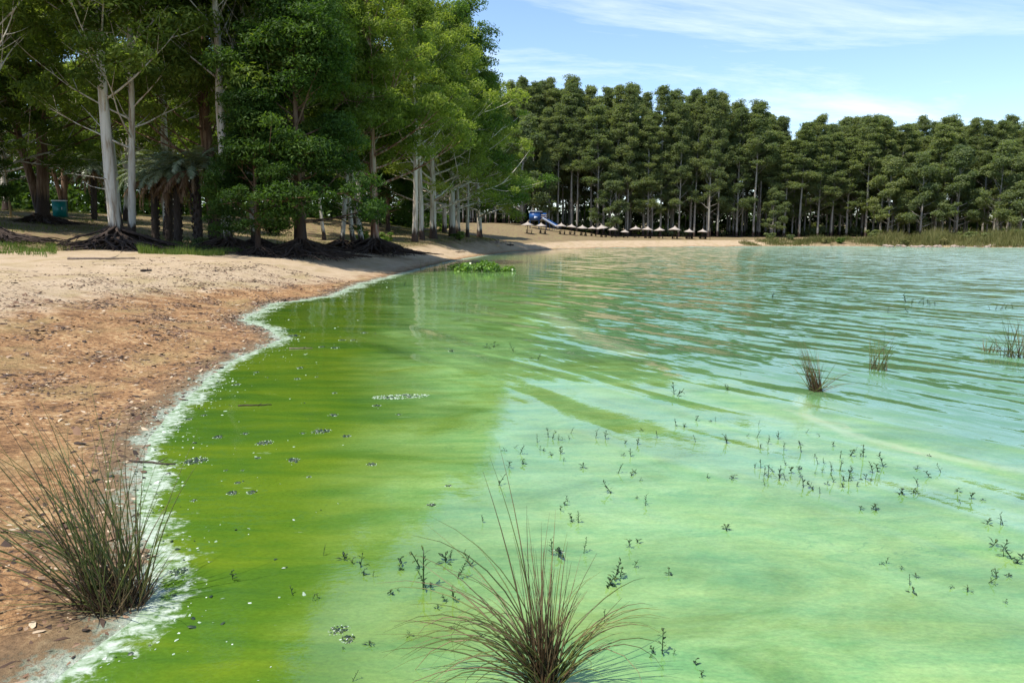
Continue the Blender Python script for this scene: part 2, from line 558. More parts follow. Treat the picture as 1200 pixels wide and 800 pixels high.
# ---- ground
def ground_mat():
    m, N, L = new_mat('ground')
    geo = N.new('ShaderNodeNewGeometry')
    P = geo.outputs['Position']
    sd = attr_node(N, 'sd')
    near = attr_node(N, 'near')
    flat = mapping(N, L, P, (1, 1, 0.2))
    nbig = noise_tex(N, L, flat, 0.35, 4, 0.6)
    nmid = noise_tex(N, L, flat, 1.7, 5, 0.62)
    nfin = noise_tex(N, L, flat, 14.0, 5, 0.7)
    nxf = noise_tex(N, L, flat, 55.0, 3, 0.7)
    # pale sand
    sand = ramp(N, [(0.25, (0.29, 0.205, 0.12)), (0.5, (0.40, 0.30, 0.19)), (0.75, (0.49, 0.385, 0.265))])
    L.new(fmath(N, L, 'ADD', fmath(N, L, 'MULTIPLY', nmid, 0.6), fmath(N, L, 'MULTIPLY', nfin, 0.4)), sand.inputs[0])
    # red earth with litter
    red = ramp(N, [(0.36, (0.05, 0.030, 0.016)), (0.44, (0.18, 0.094, 0.040)), (0.53, (0.31, 0.170, 0.074)), (0.62, (0.47, 0.325, 0.165))])
    L.new(fmath(N, L, 'ADD', fmath(N, L, 'MULTIPLY', nfin, 0.6), fmath(N, L, 'MULTIPLY', nmid, 0.4)), red.inputs[0])
    # reach of the red zone: wide near the camera, a narrow strip further along
    edge = fmath(N, L, 'ADD', sd, fmath(N, L, 'MULTIPLY', fmath(N, L, 'SUBTRACT', nmid, 0.5), 3.2))
    e2 = fmath(N, L, 'SUBTRACT', edge, fmath(N, L, 'ADD', fmath(N, L, 'MULTIPLY', near, 3.9), 0.9))
    rf = N.new('ShaderNodeMapRange'); rf.interpolation_type = 'SMOOTHSTEP'
    rf.inputs['From Min'].default_value = 0.9; rf.inputs['From Max'].default_value = -0.9
    L.new(e2, rf.inputs['Value'])
    c = mixrgb(N, L, rf.outputs[0], sand.outputs[0], red.outputs[0])
    # greenish brown tide stripe on the sand
    st = ramp(N, [(0.50, g(0)), (0.66, g(1))])
    L.new(noise_tex(N, L, mapping(N, L, P, (0.55, 0.22, 0.2), 0.5), 1.6, 5, 0.65), st.inputs[0])
    c = mixrgb(N, L, fmath(N, L, 'MULTIPLY', st.outputs[0], 0.55), c, (0.27, 0.205, 0.085))
    # small dark crumbs of bark and twig
    cb = ramp(N, [(0.58, g(0)), (0.68, g(1))])
    L.new(nxf, cb.inputs[0])
    c = mixrgb(N, L, fmath(N, L, 'MULTIPLY', cb.outputs[0], 0.55), c, (0.07, 0.042, 0.028))
    # grove floor: litter with thin grass
    fl = ramp(N, [(0.3, (0.10, 0.062, 0.036)), (0.48, (0.19, 0.13, 0.075)), (0.60, (0.20, 0.185, 0.07)), (0.8, (0.32, 0.26, 0.13))])
    L.new(fmath(N, L, 'ADD', fmath(N, L, 'MULTIPLY', nmid, 0.65), fmath(N, L, 'MULTIPLY', nfin, 0.35)), fl.inputs[0])
    ff = N.new('ShaderNodeMapRange'); ff.interpolation_type = 'SMOOTHSTEP'
    ff.inputs['From Min'].default_value = -1.2; ff.inputs['From Max'].default_value = 1.2
    gr = attr_node(N, 'grove')
    L.new(fmath(N, L, 'ADD', gr, fmath(N, L, 'MULTIPLY', fmath(N, L, 'SUBTRACT', nbig, 0.5), 5.0)), ff.inputs['Value'])
    c = mixrgb(N, L, ff.outputs[0], c, fl.outputs[0])
    # stranded algae: wet dark line, pale crust
    wet = N.new('ShaderNodeMapRange'); wet.interpolation_type = 'SMOOTHSTEP'
    wet.inputs['From Min'].default_value = 0.75; wet.inputs['From Max'].default_value = 0.25
    L.new(fmath(N, L, 'ADD', sd, fmath(N, L, 'MULTIPLY', fmath(N, L, 'SUBTRACT', nmid, 0.5), 0.8)), wet.inputs['Value'])
    c = mixrgb(N, L, fmath(N, L, 'MULTIPLY', wet.outputs[0], 0.75), c, mixrgb(N, L, nfin, (0.045, 0.035, 0.02), (0.17, 0.12, 0.07)))
    cr_ = N.new('ShaderNodeMapRange'); cr_.interpolation_type = 'SMOOTHSTEP'
    cr_.inputs['From Min'].default_value = 0.24; cr_.inputs['From Max'].default_value = 0.04
    cn = fmath(N, L, 'ADD', fmath(N, L, 'MULTIPLY', fmath(N, L, 'SUBTRACT', nmid, 0.5), 1.1), fmath(N, L, 'MULTIPLY', fmath(N, L, 'SUBTRACT', nfin, 0.5), 0.9))
    L.new(fmath(N, L, 'ADD', sd, cn), cr_.inputs['Value'])
    crust = ramp(N, [(0.36, (0.10, 0.11, 0.07)), (0.5, (0.27, 0.31, 0.23)), (0.66, (0.45, 0.48, 0.41))])
    L.new(nfin, crust.inputs[0])
    c = mixrgb(N, L, cr_.outputs[0], c, crust.outputs[0])
    p = N.new('ShaderNodeBsdfPrincipled')
    L.new(c, p.inputs['Base Color'])
    p.inputs['Roughness'].default_value = 0.9
    p.inputs['Specular IOR Level'].default_value = 0.2
    b = N.new('ShaderNodeBump'); b.inputs['Strength'].default_value = 0.8; b.inputs['Distance'].default_value = 0.05
    L.new(fmath(N, L, 'ADD', nfin, fmath(N, L, 'MULTIPLY', nmid, 1.5)), b.inputs['Height'])
    L.new(b.outputs[0], p.inputs['Normal'])
    o = N.new('ShaderNodeOutputMaterial')
    L.new(p.outputs[0], o.inputs['Surface'])
    return m


def ground_attrs(P):
    s = shore_sd(P)
    x, y = P[:, 0], P[:, 1]
    near = np.clip(1 - (y - 14) / 22, 0, 1)
    # >0 where the grove floor begins (close to the water by the tree roots, further up elsewhere)
    start = np.interp(y, [0, 36, 50, 66, 90, 125, 150], [16, 16, 12.0, 7.0, 4.2, 5.5, 11.0])
    start = np.where(x > 60, 1.5, start)
    return {'sd': s, 'near': near, 'grove': s - start}


gx = graded(-13, 1, 0.09, -900, 900, 1.055)
gy = graded(2.2, 22, 0.10, -400, 1500, 1.045)
ground = obj('ground', grid_mesh('ground', gx, gy, ground_mat(), ground_z, ground_attrs))
ground['kind'] = 'structure'

# ---- water
FOAM_PX = [(655, 318), (690, 327), (672, 338), (640, 352), (632, 366), (660, 377), (672, 392), (700, 402), (752, 420), (800, 443), (870, 462), (940, 487), (1000, 510), (1080, 531), (1200, 552), (1420, 590)]
FOAM = np.array([on_water(*p)[:2] for p in FOAM_PX])
CALM_PX = [(700, 291.0), (705, 300), (712, 318), (690, 345), (640, 372), (590, 405), (600, 440), (700, 430), (800, 447), (940, 489), (1080, 533), (1200, 554), (1500, 600)]
CALM = [on_water(*p)[:2] for p in CALM_PX]
WAVE_POLY = np.array(CALM + [np.array((300, -20)), np.array((300, 150)), np.array((30, 160))])


def water_attrs(P):
    s = shore_sd(P)
    dw = poly_dist(P, np.array(CALM))
    ins = inside(P, WAVE_POLY)
    wave = np.where(ins, dw, -dw)
    foam = poly_dist(P, FOAM)
    patch = np.zeros(len(P))
    for pts_, wid, st in ((((640, 366), (668, 384), (690, 396), (742, 414)), 0.42, 1.0), (((938, 462), (944, 486), (1000, 511), (1120, 538), (1200, 552)), 0.15, 0.75)):
        ln_ = np.array([on_water(*q)[:2] for q in pts_])
        patch = np.maximum(patch, st * np.exp(-(poly_dist(P, ln_) / wid) ** 2))
    sds = s / np.clip((P[:, 1] - 6) / 8, 1, 2.4)
    return {'sd': s, 'sds': sds, 'wave': wave, 'foam': foam, 'patch': patch}


def water_mat():
    m, N, L = new_mat('water')
    geo = N.new('ShaderNodeNewGeometry')
    P = geo.outputs['Position']
    sd = attr_node(N, 'sd'); wave = attr_node(N, 'wave'); foam = attr_node(N, 'foam')
    # ---------- algae colour
    nb = noise_tex(N, L, mapping(N, L, P, (0.22, 0.5, 1), 0.15), 1.0, 5, 0.6, 0.6)
    ns = noise_tex(N, L, mapping(N, L, P, (0.35, 1.5, 1), 0.12), 1.6, 5, 0.6, 0.8)
    body = ramp(N, [(0.32, (0.028, 0.085, 0.014)), (0.46, (0.064, 0.132, 0.011)), (0.57, (0.105, 0.165, 0.011)), (0.72, (0.155, 0.215, 0.022))])
    L.new(fmath(N, L, 'ADD', fmath(N, L, 'MULTIPLY', nb, 0.55), fmath(N, L, 'MULTIPLY', ns, 0.45)), body.inputs[0])
    # milky film drifting over the open side
    sp = N.new('ShaderNodeSeparateXYZ'); L.new(P, sp.inputs[0])
    side = fmath(N, L, 'ADD', sp.outputs['X'], fmath(N, L, 'MULTIPLY', sp.outputs['Y'], 0.17))
    mf = N.new('ShaderNodeMapRange'); mf.interpolation_type = 'SMOOTHSTEP'
    mf.inputs['From Min'].default_value = -0.9; mf.inputs['From Max'].default_value = 1.3
    L.new(fmath(N, L, 'ADD', side, fmath(N, L, 'MULTIPLY', fmath(N, L, 'SUBTRACT', nb, 0.5), 2.4)), mf.inputs['Value'])
    fn = ramp(N, [(0.30, g(0.25)), (0.5, g(0.72)), (0.7, g(1.0))])
    L.new(noise_tex(N, L, mapping(N, L, P, (0.55, 0.95, 1), -0.5), 1.1, 6, 0.62, 1.2), fn.inputs[0])
    film_f = fmath(N, L, 'MULTIPLY', mf.outputs[0], fn.outputs[0])
    film_c = ramp(N, [(0.38, (0.135, 0.30, 0.105)), (0.62, (0.26, 0.405, 0.145))])
    fine_f = noise_tex(N, L, mapping(N, L, P, (1.6, 3.4, 1), -0.55), 1.5, 8, 0.68, 2.2)
    L.new(fmath(N, L, 'ADD', fmath(N, L, 'MULTIPLY', ns, 0.5), fmath(N, L, 'MULTIPLY', fine_f, 0.5)), film_c.inputs[0])
    c = mixrgb(N, L, fmath(N, L, 'MULTIPLY', film_f, 0.9), body.outputs[0], film_c.outputs[0])
    # open water: darker green by the foam line, paler far out
    wf = N.new('ShaderNodeMapRange'); wf.interpolation_type = 'SMOOTHSTEP'
    wf.inputs['From Min'].default_value = -0.5; wf.inputs['From Max'].default_value = 2.2
    L.new(wave, wf.inputs['Value'])
    wf2 = N.new('ShaderNodeMapRange'); wf2.interpolation_type = 'SMOOTHSTEP'
    wf2.inputs['From Min'].default_value = 5.0; wf2.inputs['From Max'].default_value = 30.0
    L.new(wave, wf2.inputs['Value'])
    openc = mixrgb(N, L, wf2.outputs[0], (0.095, 0.205, 0.085), (0.27, 0.385, 0.275))  # far tone: pale film, with missing sky reflection put into the colour
    c = mixrgb(N, L, wf.outputs[0], c, openc)
    # thin wavy strands and fine grain drawn out by the wind
    ln = ramp(N, [(0.482, g(0)), (0.497, g(1)), (0.503, g(1)), (0.518, g(0))])
    L.new(noise_tex(N, L, mapping(N, L, P, (0.9, 2.6, 1), -0.6), 1.7, 4, 0.55, 1.6), ln.inputs[0])
    lm = ramp(N, [(0.45, g(0)), (0.62, g(1))])
    L.new(noise_tex(N, L, P, 0.45, 3, 0.5), lm.inputs[0])
    c = mixrgb(N, L, fmath(N, L, 'MULTIPLY', fmath(N, L, 'MULTIPLY', ln.outputs[0], lm.outputs[0]), 0.38), c, (0.045, 0.13, 0.045))
    gn = noise_tex(N, L, mapping(N, L, P, (1, 1.8, 1), 0.2), 26.0, 4, 0.75)
    gr_ = ramp(N, [(0.3, g(0.78)), (0.7, g(1.22))])
    L.new(gn, gr_.inputs[0])
    c = mixrgb(N, L, 0.8, c, gr_.outputs[0], 'MULTIPLY')
    # thin brownish thread of foam
    fw = N.new('ShaderNodeMapRange'); fw.interpolation_type = 'SMOOTHSTEP'
    fw.inputs['From Min'].default_value = 0.20; fw.inputs['From Max'].default_value = 0.0
    fnz = noise_tex(N, L, mapping(N, L, P, (1.2, 1.2, 1)), 2.2, 5, 0.7, 0.5)
    L.new(fmath(N, L, 'ADD', foam, fmath(N, L, 'MULTIPLY', fmath(N, L, 'SUBTRACT', fnz, 0.46), 1.1)), fw.inputs['Value'])
    brk = ramp(N, [(0.46, g(0)), (0.60, g(1))])
    L.new(noise_tex(N, L, mapping(N, L, P, (0.35, 0.35, 1), 0, (3.3, 1.2, 0)), 1.0, 3, 0.6), brk.inputs[0])
    c = mixrgb(N, L, fmath(N, L, 'MULTIPLY', fmath(N, L, 'MULTIPLY', fw.outputs[0], brk.outputs[0]), 0.7), c, (0.38, 0.36, 0.20))
    pt = attr_node(N, 'patch')
    pf = N.new('ShaderNodeMapRange'); pf.interpolation_type = 'SMOOTHSTEP'
    pf.inputs['From Min'].default_value = 0.32; pf.inputs['From Max'].default_value = 0.85
    L.new(fmath(N, L, 'ADD', pt, fmath(N, L, 'MULTIPLY', fmath(N, L, 'SUBTRACT', fnz, 0.5), 1.8)), pf.inputs['Value'])
    c = mixrgb(N, L, fmath(N, L, 'MULTIPLY', pf.outputs[0], 0.6), c, (0.30, 0.40, 0.21))
    # pale scum along the shore
    n3 = noise_tex(N, L, mapping(N, L, P, (1, 1, 1)), 1.3, 6, 0.65)
    n4 = noise_tex(N, L, mapping(N, L, P, (1, 1.25, 1), 0.3), 9.0, 6, 0.72, 0.4)
    sc = N.new('ShaderNodeMapRange'); sc.interpolation_type = 'SMOOTHSTEP'
    sc.inputs['From Min'].default_value = -0.24; sc.inputs['From Max'].default_value = -0.05
    L.new(fmath(N, L, 'ADD', attr_node(N, 'sds'), fmath(N, L, 'ADD', fmath(N, L, 'MULTIPLY', fmath(N, L, 'SUBTRACT', n3, 0.5), 0.9), fmath(N, L, 'MULTIPLY', fmath(N, L, 'SUBTRACT', n4, 0.5), 0.8))), sc.inputs['Value'])
    scum = ramp(N, [(0.38, (0.10, 0.18, 0.06)), (0.48, (0.23, 0.30, 0.19)), (0.62, (0.43, 0.48, 0.39))])
    L.new(n4, scum.inputs[0])
    c = mixrgb(N, L, sc.outputs[0], c, scum.outputs[0])
    # stray streaks of froth some way out
    st = ramp(N, [(0.665, g(0)), (0.70, g(1))])
    L.new(noise_tex(N, L, mapping(N, L, P, (0.9, 3.2, 1), 0.25), 2.4, 6, 0.68), st.inputs[0])
    sr = N.new('ShaderNodeMapRange'); sr.inputs['From Min'].default_value = -4.2; sr.inputs['From Max'].default_value = -0.4
    L.new(sd, sr.inputs['Value'])
    c = mixrgb(N, L, fmath(N, L, 'MULTIPLY', fmath(N, L, 'MULTIPLY', st.outputs[0], sr.outputs[0]), 0.8), c, (0.34, 0.42, 0.27))
    # ---------- ripples
    crest = math.radians(58)
    vw = mapping(N, L, P, (1, 1, 1), crest)
    w1 = noise_tex(N, L, mapping(N, L, vw, (0.55, 2.6, 1)), 1.0, 3, 0.55, 0.5)
    w2 = noise_tex(N, L, mapping(N, L, vw, (1.5, 5.0, 1), 0.3), 1.0, 3, 0.6, 0.3)
    # small wind ripple stronger far out
    w3 = noise_tex(N, L, mapping(N, L, vw, (4.0, 9.0, 1), -0.4), 1.0, 3, 0.6, 0.2)
    hw = fmath(N, L, 'ADD', fmath(N, L, 'ADD', w1, fmath(N, L, 'MULTIPLY', w2, 0.34)), fmath(N, L, 'MULTIPLY', w3, 0.14))
    amp = N.new('ShaderNodeMapRange'); amp.interpolation_type = 'SMOOTHSTEP'
    amp.inputs['From Min'].default_value = -2.6; amp.inputs['From Max'].default_value = 6.0
    amp.inputs['To Min'].default_value = 0.0; amp.inputs['To Max'].default_value = 1.0
    L.new(wave, amp.inputs['Value'])
    swell = noise_tex(N, L, mapping(N, L, vw, (0.18, 1.1, 1)), 1.0, 2, 0.5, 0.4)
    calm = fmath(N, L, 'ADD', fmath(N, L, 'MULTIPLY', swell, 0.022), fmath(N, L, 'MULTIPLY', noise_tex(N, L, mapping(N, L, P, (1, 1.6, 1), -0.4), 7.0, 3, 0.6), 0.0012))
    b = N.new('ShaderNodeBump'); b.inputs['Strength'].default_value = 1.0; b.inputs['Distance'].default_value = 1.0
    L.new(calm, b.inputs['Height'])
    far = N.new('ShaderNodeMapRange')
    far.inputs['From Min'].default_value = 3.0; far.inputs['From Max'].default_value = 45.0
    far.inputs['To Min'].default_value = 0.0; far.inputs['To Max'].default_value = 0.11
    L.new(wave, far.inputs['Value'])
    # open water: slopes of short wind waves, crests running obliquely to the shore
    slope = fmath(N, L, 'MULTIPLY', fmath(N, L, 'SUBTRACT', hw, 0.74), fmath(N, L, 'MULTIPLY', amp.outputs[0], 0.85))
    w4 = noise_tex(N, L, mapping(N, L, vw, (3.0, 7.0, 1), 0.5), 1.0, 2, 0.5)
    slope = fmath(N, L, 'ADD', slope, fmath(N, L, 'MULTIPLY', fmath(N, L, 'SUBTRACT', w4, 0.5), fmath(N, L, 'MULTIPLY', far.outputs[0], 6.0)))
    edge_sw = N.new('ShaderNodeMapRange'); edge_sw.interpolation_type = 'SMOOTHSTEP'
    edge_sw.inputs['From Min'].default_value = -5.5; edge_sw.inputs['From Max'].default_value = 0.5
    L.new(wave, edge_sw.inputs['Value'])
    sw2 = noise_tex(N, L, mapping(N, L, vw, (0.22, 1.25, 1)), 1.0, 2, 0.5, 0.6)
    slope = fmath(N, L, 'ADD', slope, fmath(N, L, 'MULTIPLY', fmath(N, L, 'SUBTRACT', sw2, 0.5), fmath(N, L, 'MULTIPLY', edge_sw.outputs[0], 0.55)))
    cross = fmath(N, L, 'MULTIPLY', fmath(N, L, 'SUBTRACT', w2, 0.5), fmath(N, L, 'MULTIPLY', amp.outputs[0], 0.35))
    tilt = N.new('ShaderNodeCombineXYZ')
    L.new(fmath(N, L, 'ADD', fmath(N, L, 'MULTIPLY', slope, -0.70), cross), tilt.inputs[0])
    ty = fmath(N, L, 'SUBTRACT', fmath(N, L, 'SUBTRACT', fmath(N, L, 'MULTIPLY', slope, -0.71), cross), far.outputs[0])  # far leans the normals to the near side to reflect more sky
    tilt_cap = fmath(N, L, 'SUBTRACT', 0.06, fmath(N, L, 'MULTIPLY', far.outputs[0], 0.5))     # normals capped so ripples do not reflect the far sand
    L.new(fmath(N, L, 'MINIMUM', ty, tilt_cap), tilt.inputs[1])
    va = N.new('ShaderNodeVectorMath'); va.operation = 'ADD'
    L.new(b.outputs[0], va.inputs[0]); L.new(tilt.outputs[0], va.inputs[1])
    vn = N.new('ShaderNodeVectorMath'); vn.operation = 'NORMALIZE'
    L.new(va.outputs[0], vn.inputs[0])
    p = N.new('ShaderNodeBsdfPrincipled')
    L.new(c, p.inputs['Base Color'])
    L.new(vn.outputs[0], p.inputs['Normal'])
    p.inputs['IOR'].default_value = 1.52
    rough = fmath(N, L, 'ADD', fmath(N, L, 'MULTIPLY', sc.outputs[0], 0.5), 0.035)
    L.new(rough, p.inputs['Roughness'])
    o = N.new('ShaderNodeOutputMaterial')
    L.new(p.outputs[0], o.inputs['Surface'])
    return m


wx = graded(-6, 9, 0.09, -40, 620, 1.05)
wy = graded(2.5, 16, 0.09, -300, 165, 1.035)
lake = obj('lake_water', grid_mesh('lake_water', wx, wy, water_mat(), lambda P: np.zeros(len(P)), water_attrs))
lake['kind'] = 'structure'


# ------------------------------------------------------------------ foliage builders
def unit(v):
    return v / (np.linalg.norm(v, axis=-1, keepdims=True) + 1e-9)


def leaf_cloud(centers, radii, per, Ln, Wd, rng, flat=0.65, up=0.35, pw=0.42, nw=0.75):
    centers = np.asarray(centers); radii = np.asarray(radii)
    n = np.maximum(4, (per * (radii / radii.mean()) ** 2).astype(int))
    ci = np.repeat(np.arange(len(centers)), n)
    T = len(ci)
    d = unit(rng.normal(size=(T, 3)))
    flip = (d[:, 2] < 0) & (rng.random(T) < 0.55)
    d[flip, 2] *= -1
    r = radii[ci] * (rng.random(T) ** pw) * (0.85 + 0.3 * rng.random(T))
    pos = centers[ci] + d * r[:, None] * np.array([1, 1, flat])
    nn = unit(d * nw + unit(rng.normal(size=(T, 3))) * 0.75 + np.array([0, 0, up]))
    rv = unit(rng.normal(size=(T, 3)) + np.array([0, 0, -0.5]))
    t = unit(rv - nn * np.sum(rv * nn, 1)[:, None])
    b = np.cross(nn, t)
    L_ = Ln * (0.65 + 0.7 * rng.random(T))[:, None]
    W_ = Wd * (0.65 + 0.7 * rng.random(T))[:, None]
    v = np.stack([pos - t * L_ * 0.5, pos + b * W_ * 0.5 - t * L_ * 0.08, pos + t * L_ * 0.5 - nn * L_ * 0.12, pos - b * W_ * 0.5 - t * L_ * 0.08], 1).reshape(-1, 3)
    q = np.arange(T * 4).reshape(-1, 4)
    ct = rng.random(len(centers))
    tint = np.repeat(np.clip(0.55 * ct[ci] + 0.45 * rng.random(T), 0, 1), 4)
    return v, q, tint


def gum_tree(rng, H, r0, cb, cw, nl, rc, per, Ln, Wd, bark, leaf, fork=None, lean=(0, 0), sub=4, droop=0.0, flare=1.5, sides=9, wob=0.018, low_twigs=0, el0=12, limb=0.45, pw=0.42, nw=0.6):
    """returns (trunk mesh, crown mesh): tapered trunk with limbs, and leaf clumps carried at the limb ends"""
    mb = MB()
    cen, rad = [], []

    def stem(base, dirx, H_, r_):
        n = 13
        z = np.linspace(0, 1, n)
        w = np.cumsum(rng.normal(size=(n, 2)), 0) * wob * H_ / 3.0
        w -= w[0]
        pts = np.column_stack([base[0] + dirx[0] * H_ * z + w[:, 0] * z, base[1] + dirx[1] * H_ * z + w[:, 1] * z, base[2] + z * H_ * 0.94])
        rr = r_ * (1 - 0.88 * z ** 1.1)
        if base[2] <= 0.01:
            # root flare
            extra = np.array([[0, 0, -0.4], [0, 0, 0.25], [0, 0, 0.7]]) + pts[0]
            pts2 = np.vstack([extra, pts[1:]])
            rr2 = np.concatenate([[r_ * flare, r_ * (1 + (flare - 1) * 0.5), r_ * 1.08], rr[1:]])
        else:
            pts2, rr2 = pts, rr
        mb.tube(pts2, rr2, sides)
        return pts, rr

    stems = [stem((0, 0, 0), lean, H, r0)]
    if fork:
        for (dx_, dy_, hh, rr_) in fork:
            stems.append(stem((0.2 * dx_, 0.2 * dy_, 0.0), (dx_, dy_), hh, rr_))
    for si, (pts, rr) in enumerate(stems):
        zs = np.linspace(0, 1, len(pts))
        k = nl if si == 0 else max(5, nl // 2)
        for i in range(k):
            u = (i + 0.5 * rng.random()) / k
            t = cb + (0.97 - cb) * u
            st = np.array([np.interp(t, zs, pts[:, c]) for c in range(3)])
            rs = np.interp(t, zs, rr)
            az = i * 2.39996 + rng.normal() * 0.45
            prof = 0.70 * (1 - u) ** 0.7 + 0.33
            ln = cw * prof * (0.7 + 0.45 * rng.random())
            el = math.radians(el0 + (60 - el0) * u + rng.normal() * 9)
            dirv = np.array([math.cos(az) * math.cos(el), math.sin(az) * math.cos(el), math.sin(el)])
            s = np.linspace(0, 1, 6)[:, None]
            curve = np.array([0, 0, 1.0]) * ln * 0.22 * (s ** 2) * (1 - 2.2 * droop)
            lp = st + dirv * ln * s + curve + np.cumsum(rng.normal(size=(6, 3)), 0) * ln * 0.018 * s
            lr = max(rs * limb, 0.03) * (1 - 0.8 * s[:, 0])
            mb.tube(lp, lr, 5, cap=False)
            cen.append(lp[-1]); rad.append(rc * (0.6 + 0.85 * rng.random()))
            for j in range(sub):
                q = 0.40 + 0.55 * (j + rng.random()) / sub
                sp_ = lp[0] + np.array([np.interp(q, s[:, 0], lp[:, c]) for c in range(3)]) - lp[0]
                a2 = az + (1 if j % 2 else -1) * (0.5 + 0.7 * rng.random())
                e2 = el + rng.normal() * 0.35 - droop
                d2 = np.array([math.cos(a2) * math.cos(e2), math.sin(a2) * math.cos(e2), math.sin(e2)])
                l2 = ln * (0.28 + 0.25 * rng.random())
                s2 = np.linspace(0, 1, 4)[:, None]
                bp = sp_ + d2 * l2 * s2 + np.array([0, 0, 1.0]) * l2 * 0.2 * s2 ** 2 * (1 - 2.5 * droop)
                mb.tube(bp, max(0.018, lr[0] * 0.4) * (1 - 0.75 * s2[:, 0]), 4, cap=False)
                cen.append(bp[-1]); rad.append(rc * (0.45 + 0.9 * rng.random()))
        cen.append(pts[-1] + np.array([0, 0, rc * 0.2])); rad.append(rc * 1.0)
        for _ in range(low_twigs):
            # dead bare twigs below the crown
            t = rng.uniform(0.12, cb + 0.08)
            st = np.array([np.interp(t, zs, pts[:, c]) for c in range(3)])
            az = rng.uniform(0, 6.28); ln = rng.uniform(0.8, 2.6)
            s = np.linspace(0, 1, 5)[:, None]
            d = np.array([math.cos(az), math.sin(az), rng.uniform(-0.1, 0.7)])
            mb.tube(st + d * ln * s + np.cumsum(rng.normal(size=(5, 3)), 0) * 0.07 * s, 0.035 * (1 - 0.75 * s[:, 0]), 4, cap=False)
    v, q, tint = leaf_cloud(np.array(cen), np.array(rad), per, Ln, Wd, rng, 0.62, 0.35, pw, nw)
    return mb.mesh('trunk', bark), mesh_np('crown', v, q, leaf, {'tint': tint})


def root_mesh(rng, spread, n, h0=0.7, r=0.09, bias=None):
    """a skirt of bare roots washed out of the bank"""
    mb = MB()
    for i in range(n):
        az = 2 * math.pi * (i + rng.random() * 0.8) / n if bias is None else bias + rng.normal() * 0.9
        ln = spread * (0.45 + 0.65 * rng.random())
        k = 9
        s = np.linspace(0, 1, k)
        zz = h0 * (0.35 + 0.65 * rng.random()) * (1 - s) ** (1.2 + rng.random()) - 0.12 * s + 0.14 * np.abs(np.sin(s * 6 + rng.random() * 6)) * (1 - s)
        off = np.cumsum(rng.normal(size=k)) * ln * 0.05
        off -= off[0]
        x = math.cos(az) * (0.25 + ln * s) - math.sin(az) * off
        y = math.sin(az) * (0.25 + ln * s) + math.cos(az) * off
        rr = r * (0.5 + 0.8 * rng.random()) * (1 - 0.78 * s)
        P = np.column_stack([x, y, zz])
        mb.tube(P, rr, 5, cap=False)
        for _ in range(3):
            j = rng.integers(2, k - 2)
            l2 = ln * (0.15 + 0.25 * rng.random())
            a2 = az + rng.normal() * 0.9
            s2 = np.linspace(0, 1, 5)
            drop = P[j, 2] + 0.25
            q = np.column_stack([P[j, 0] + math.cos(a2) * l2 * s2, P[j, 1] + math.sin(a2) * l2 * s2, P[j, 2] - drop * s2 ** 1.6 + 0.12 * np.sin(s2 * 3.1)])
            mb.tube(q, rr[j] * 0.6 * (1 - 0.7 * s2), 4, cap=False)
    return mb.mesh('roots', M['root'])


PROTO = {}


def proto(kind, i, fn):
    PROTO[(kind, i)] = fn()


for i in range(4):
    proto('gum', i, lambda: gum_tree(np.random.default_rng(100 + i), 27, 0.32, 0.30, 5.8, 32, 1.2, 180, 0.34, 0.105, M['bark_white'], M['leaf_gum'], lean=(0.012 * (i - 1.5), 0.012 * ((i * 7) % 3 - 1)), wob=0.011, low_twigs=5, el0=30, limb=0.28))
for i in range(2):
    proto('brown', i, lambda: gum_tree(np.random.default_rng(200 + i), 22, 0.48, 0.24, 6.6, 28, 1.15, 230, 0.34, 0.105, M['bark_brown'], M['leaf_gum'], fork=[(-0.16 + 0.3 * i, 0.05, 19, 0.36)], lean=(0.06, 0.0), low_twigs=4, limb=0.32, el0=22))
proto('red', 0, lambda: gum_tree(np.random.default_rng(300), 22, 0.34, 0.24, 6.2, 32, 1.1, 230, 0.34, 0.105, M['bark_red'], M['leaf_gum'], lean=(0.01, 0), low_twigs=4))
for i in range(2):
    proto('slender', i, lambda: gum_tree(np.random.default_rng(320 + i), 21, 0.21, 0.26, 4.8, 28, 1.0, 210, 0.34, 0.10, M['bark_white'], M['leaf_gum'], lean=(0.10 * (i * 2 - 1), 0.02), low_twigs=3, limb=0.35, el0=25))
for i in range(2):
    proto('dark', i, lambda: gum_tree(np.random.default_rng(400 + i), 13.5, 0.26, 0.14, 3.9, 38, 0.95, 330, 0.24, 0.085, M['bark_brown'], M['leaf_dark'], droop=0.25, wob=0.012))
for i in range(3):
    proto('edge', i, lambda: gum_tree(np.random.default_rng(500 + i), 25, 0.40, 0.13, 8.0, 42, 1.3, 190, 0.40, 0.13, M['bark_white'], M['leaf_fresh'] if i == 1 else M['leaf_gum'], droop=0.08, low_twigs=5))
for i in range(6):
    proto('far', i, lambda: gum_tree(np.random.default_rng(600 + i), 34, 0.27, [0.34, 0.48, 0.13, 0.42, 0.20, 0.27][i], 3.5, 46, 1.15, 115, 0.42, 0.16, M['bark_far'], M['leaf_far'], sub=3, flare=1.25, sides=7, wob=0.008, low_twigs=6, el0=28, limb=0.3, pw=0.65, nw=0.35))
for i in range(2):
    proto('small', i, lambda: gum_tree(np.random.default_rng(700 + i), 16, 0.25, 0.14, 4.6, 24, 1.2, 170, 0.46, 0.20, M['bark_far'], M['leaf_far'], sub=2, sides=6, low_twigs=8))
ROOTS = [root_mesh(np.random.default_rng(900 + i), [4.7, 4.0, 3.4, 2.8][i], [64, 56, 46, 36][i], [1.15, 0.8, 0.75, 0.7][i], 0.085) for i in range(4)]


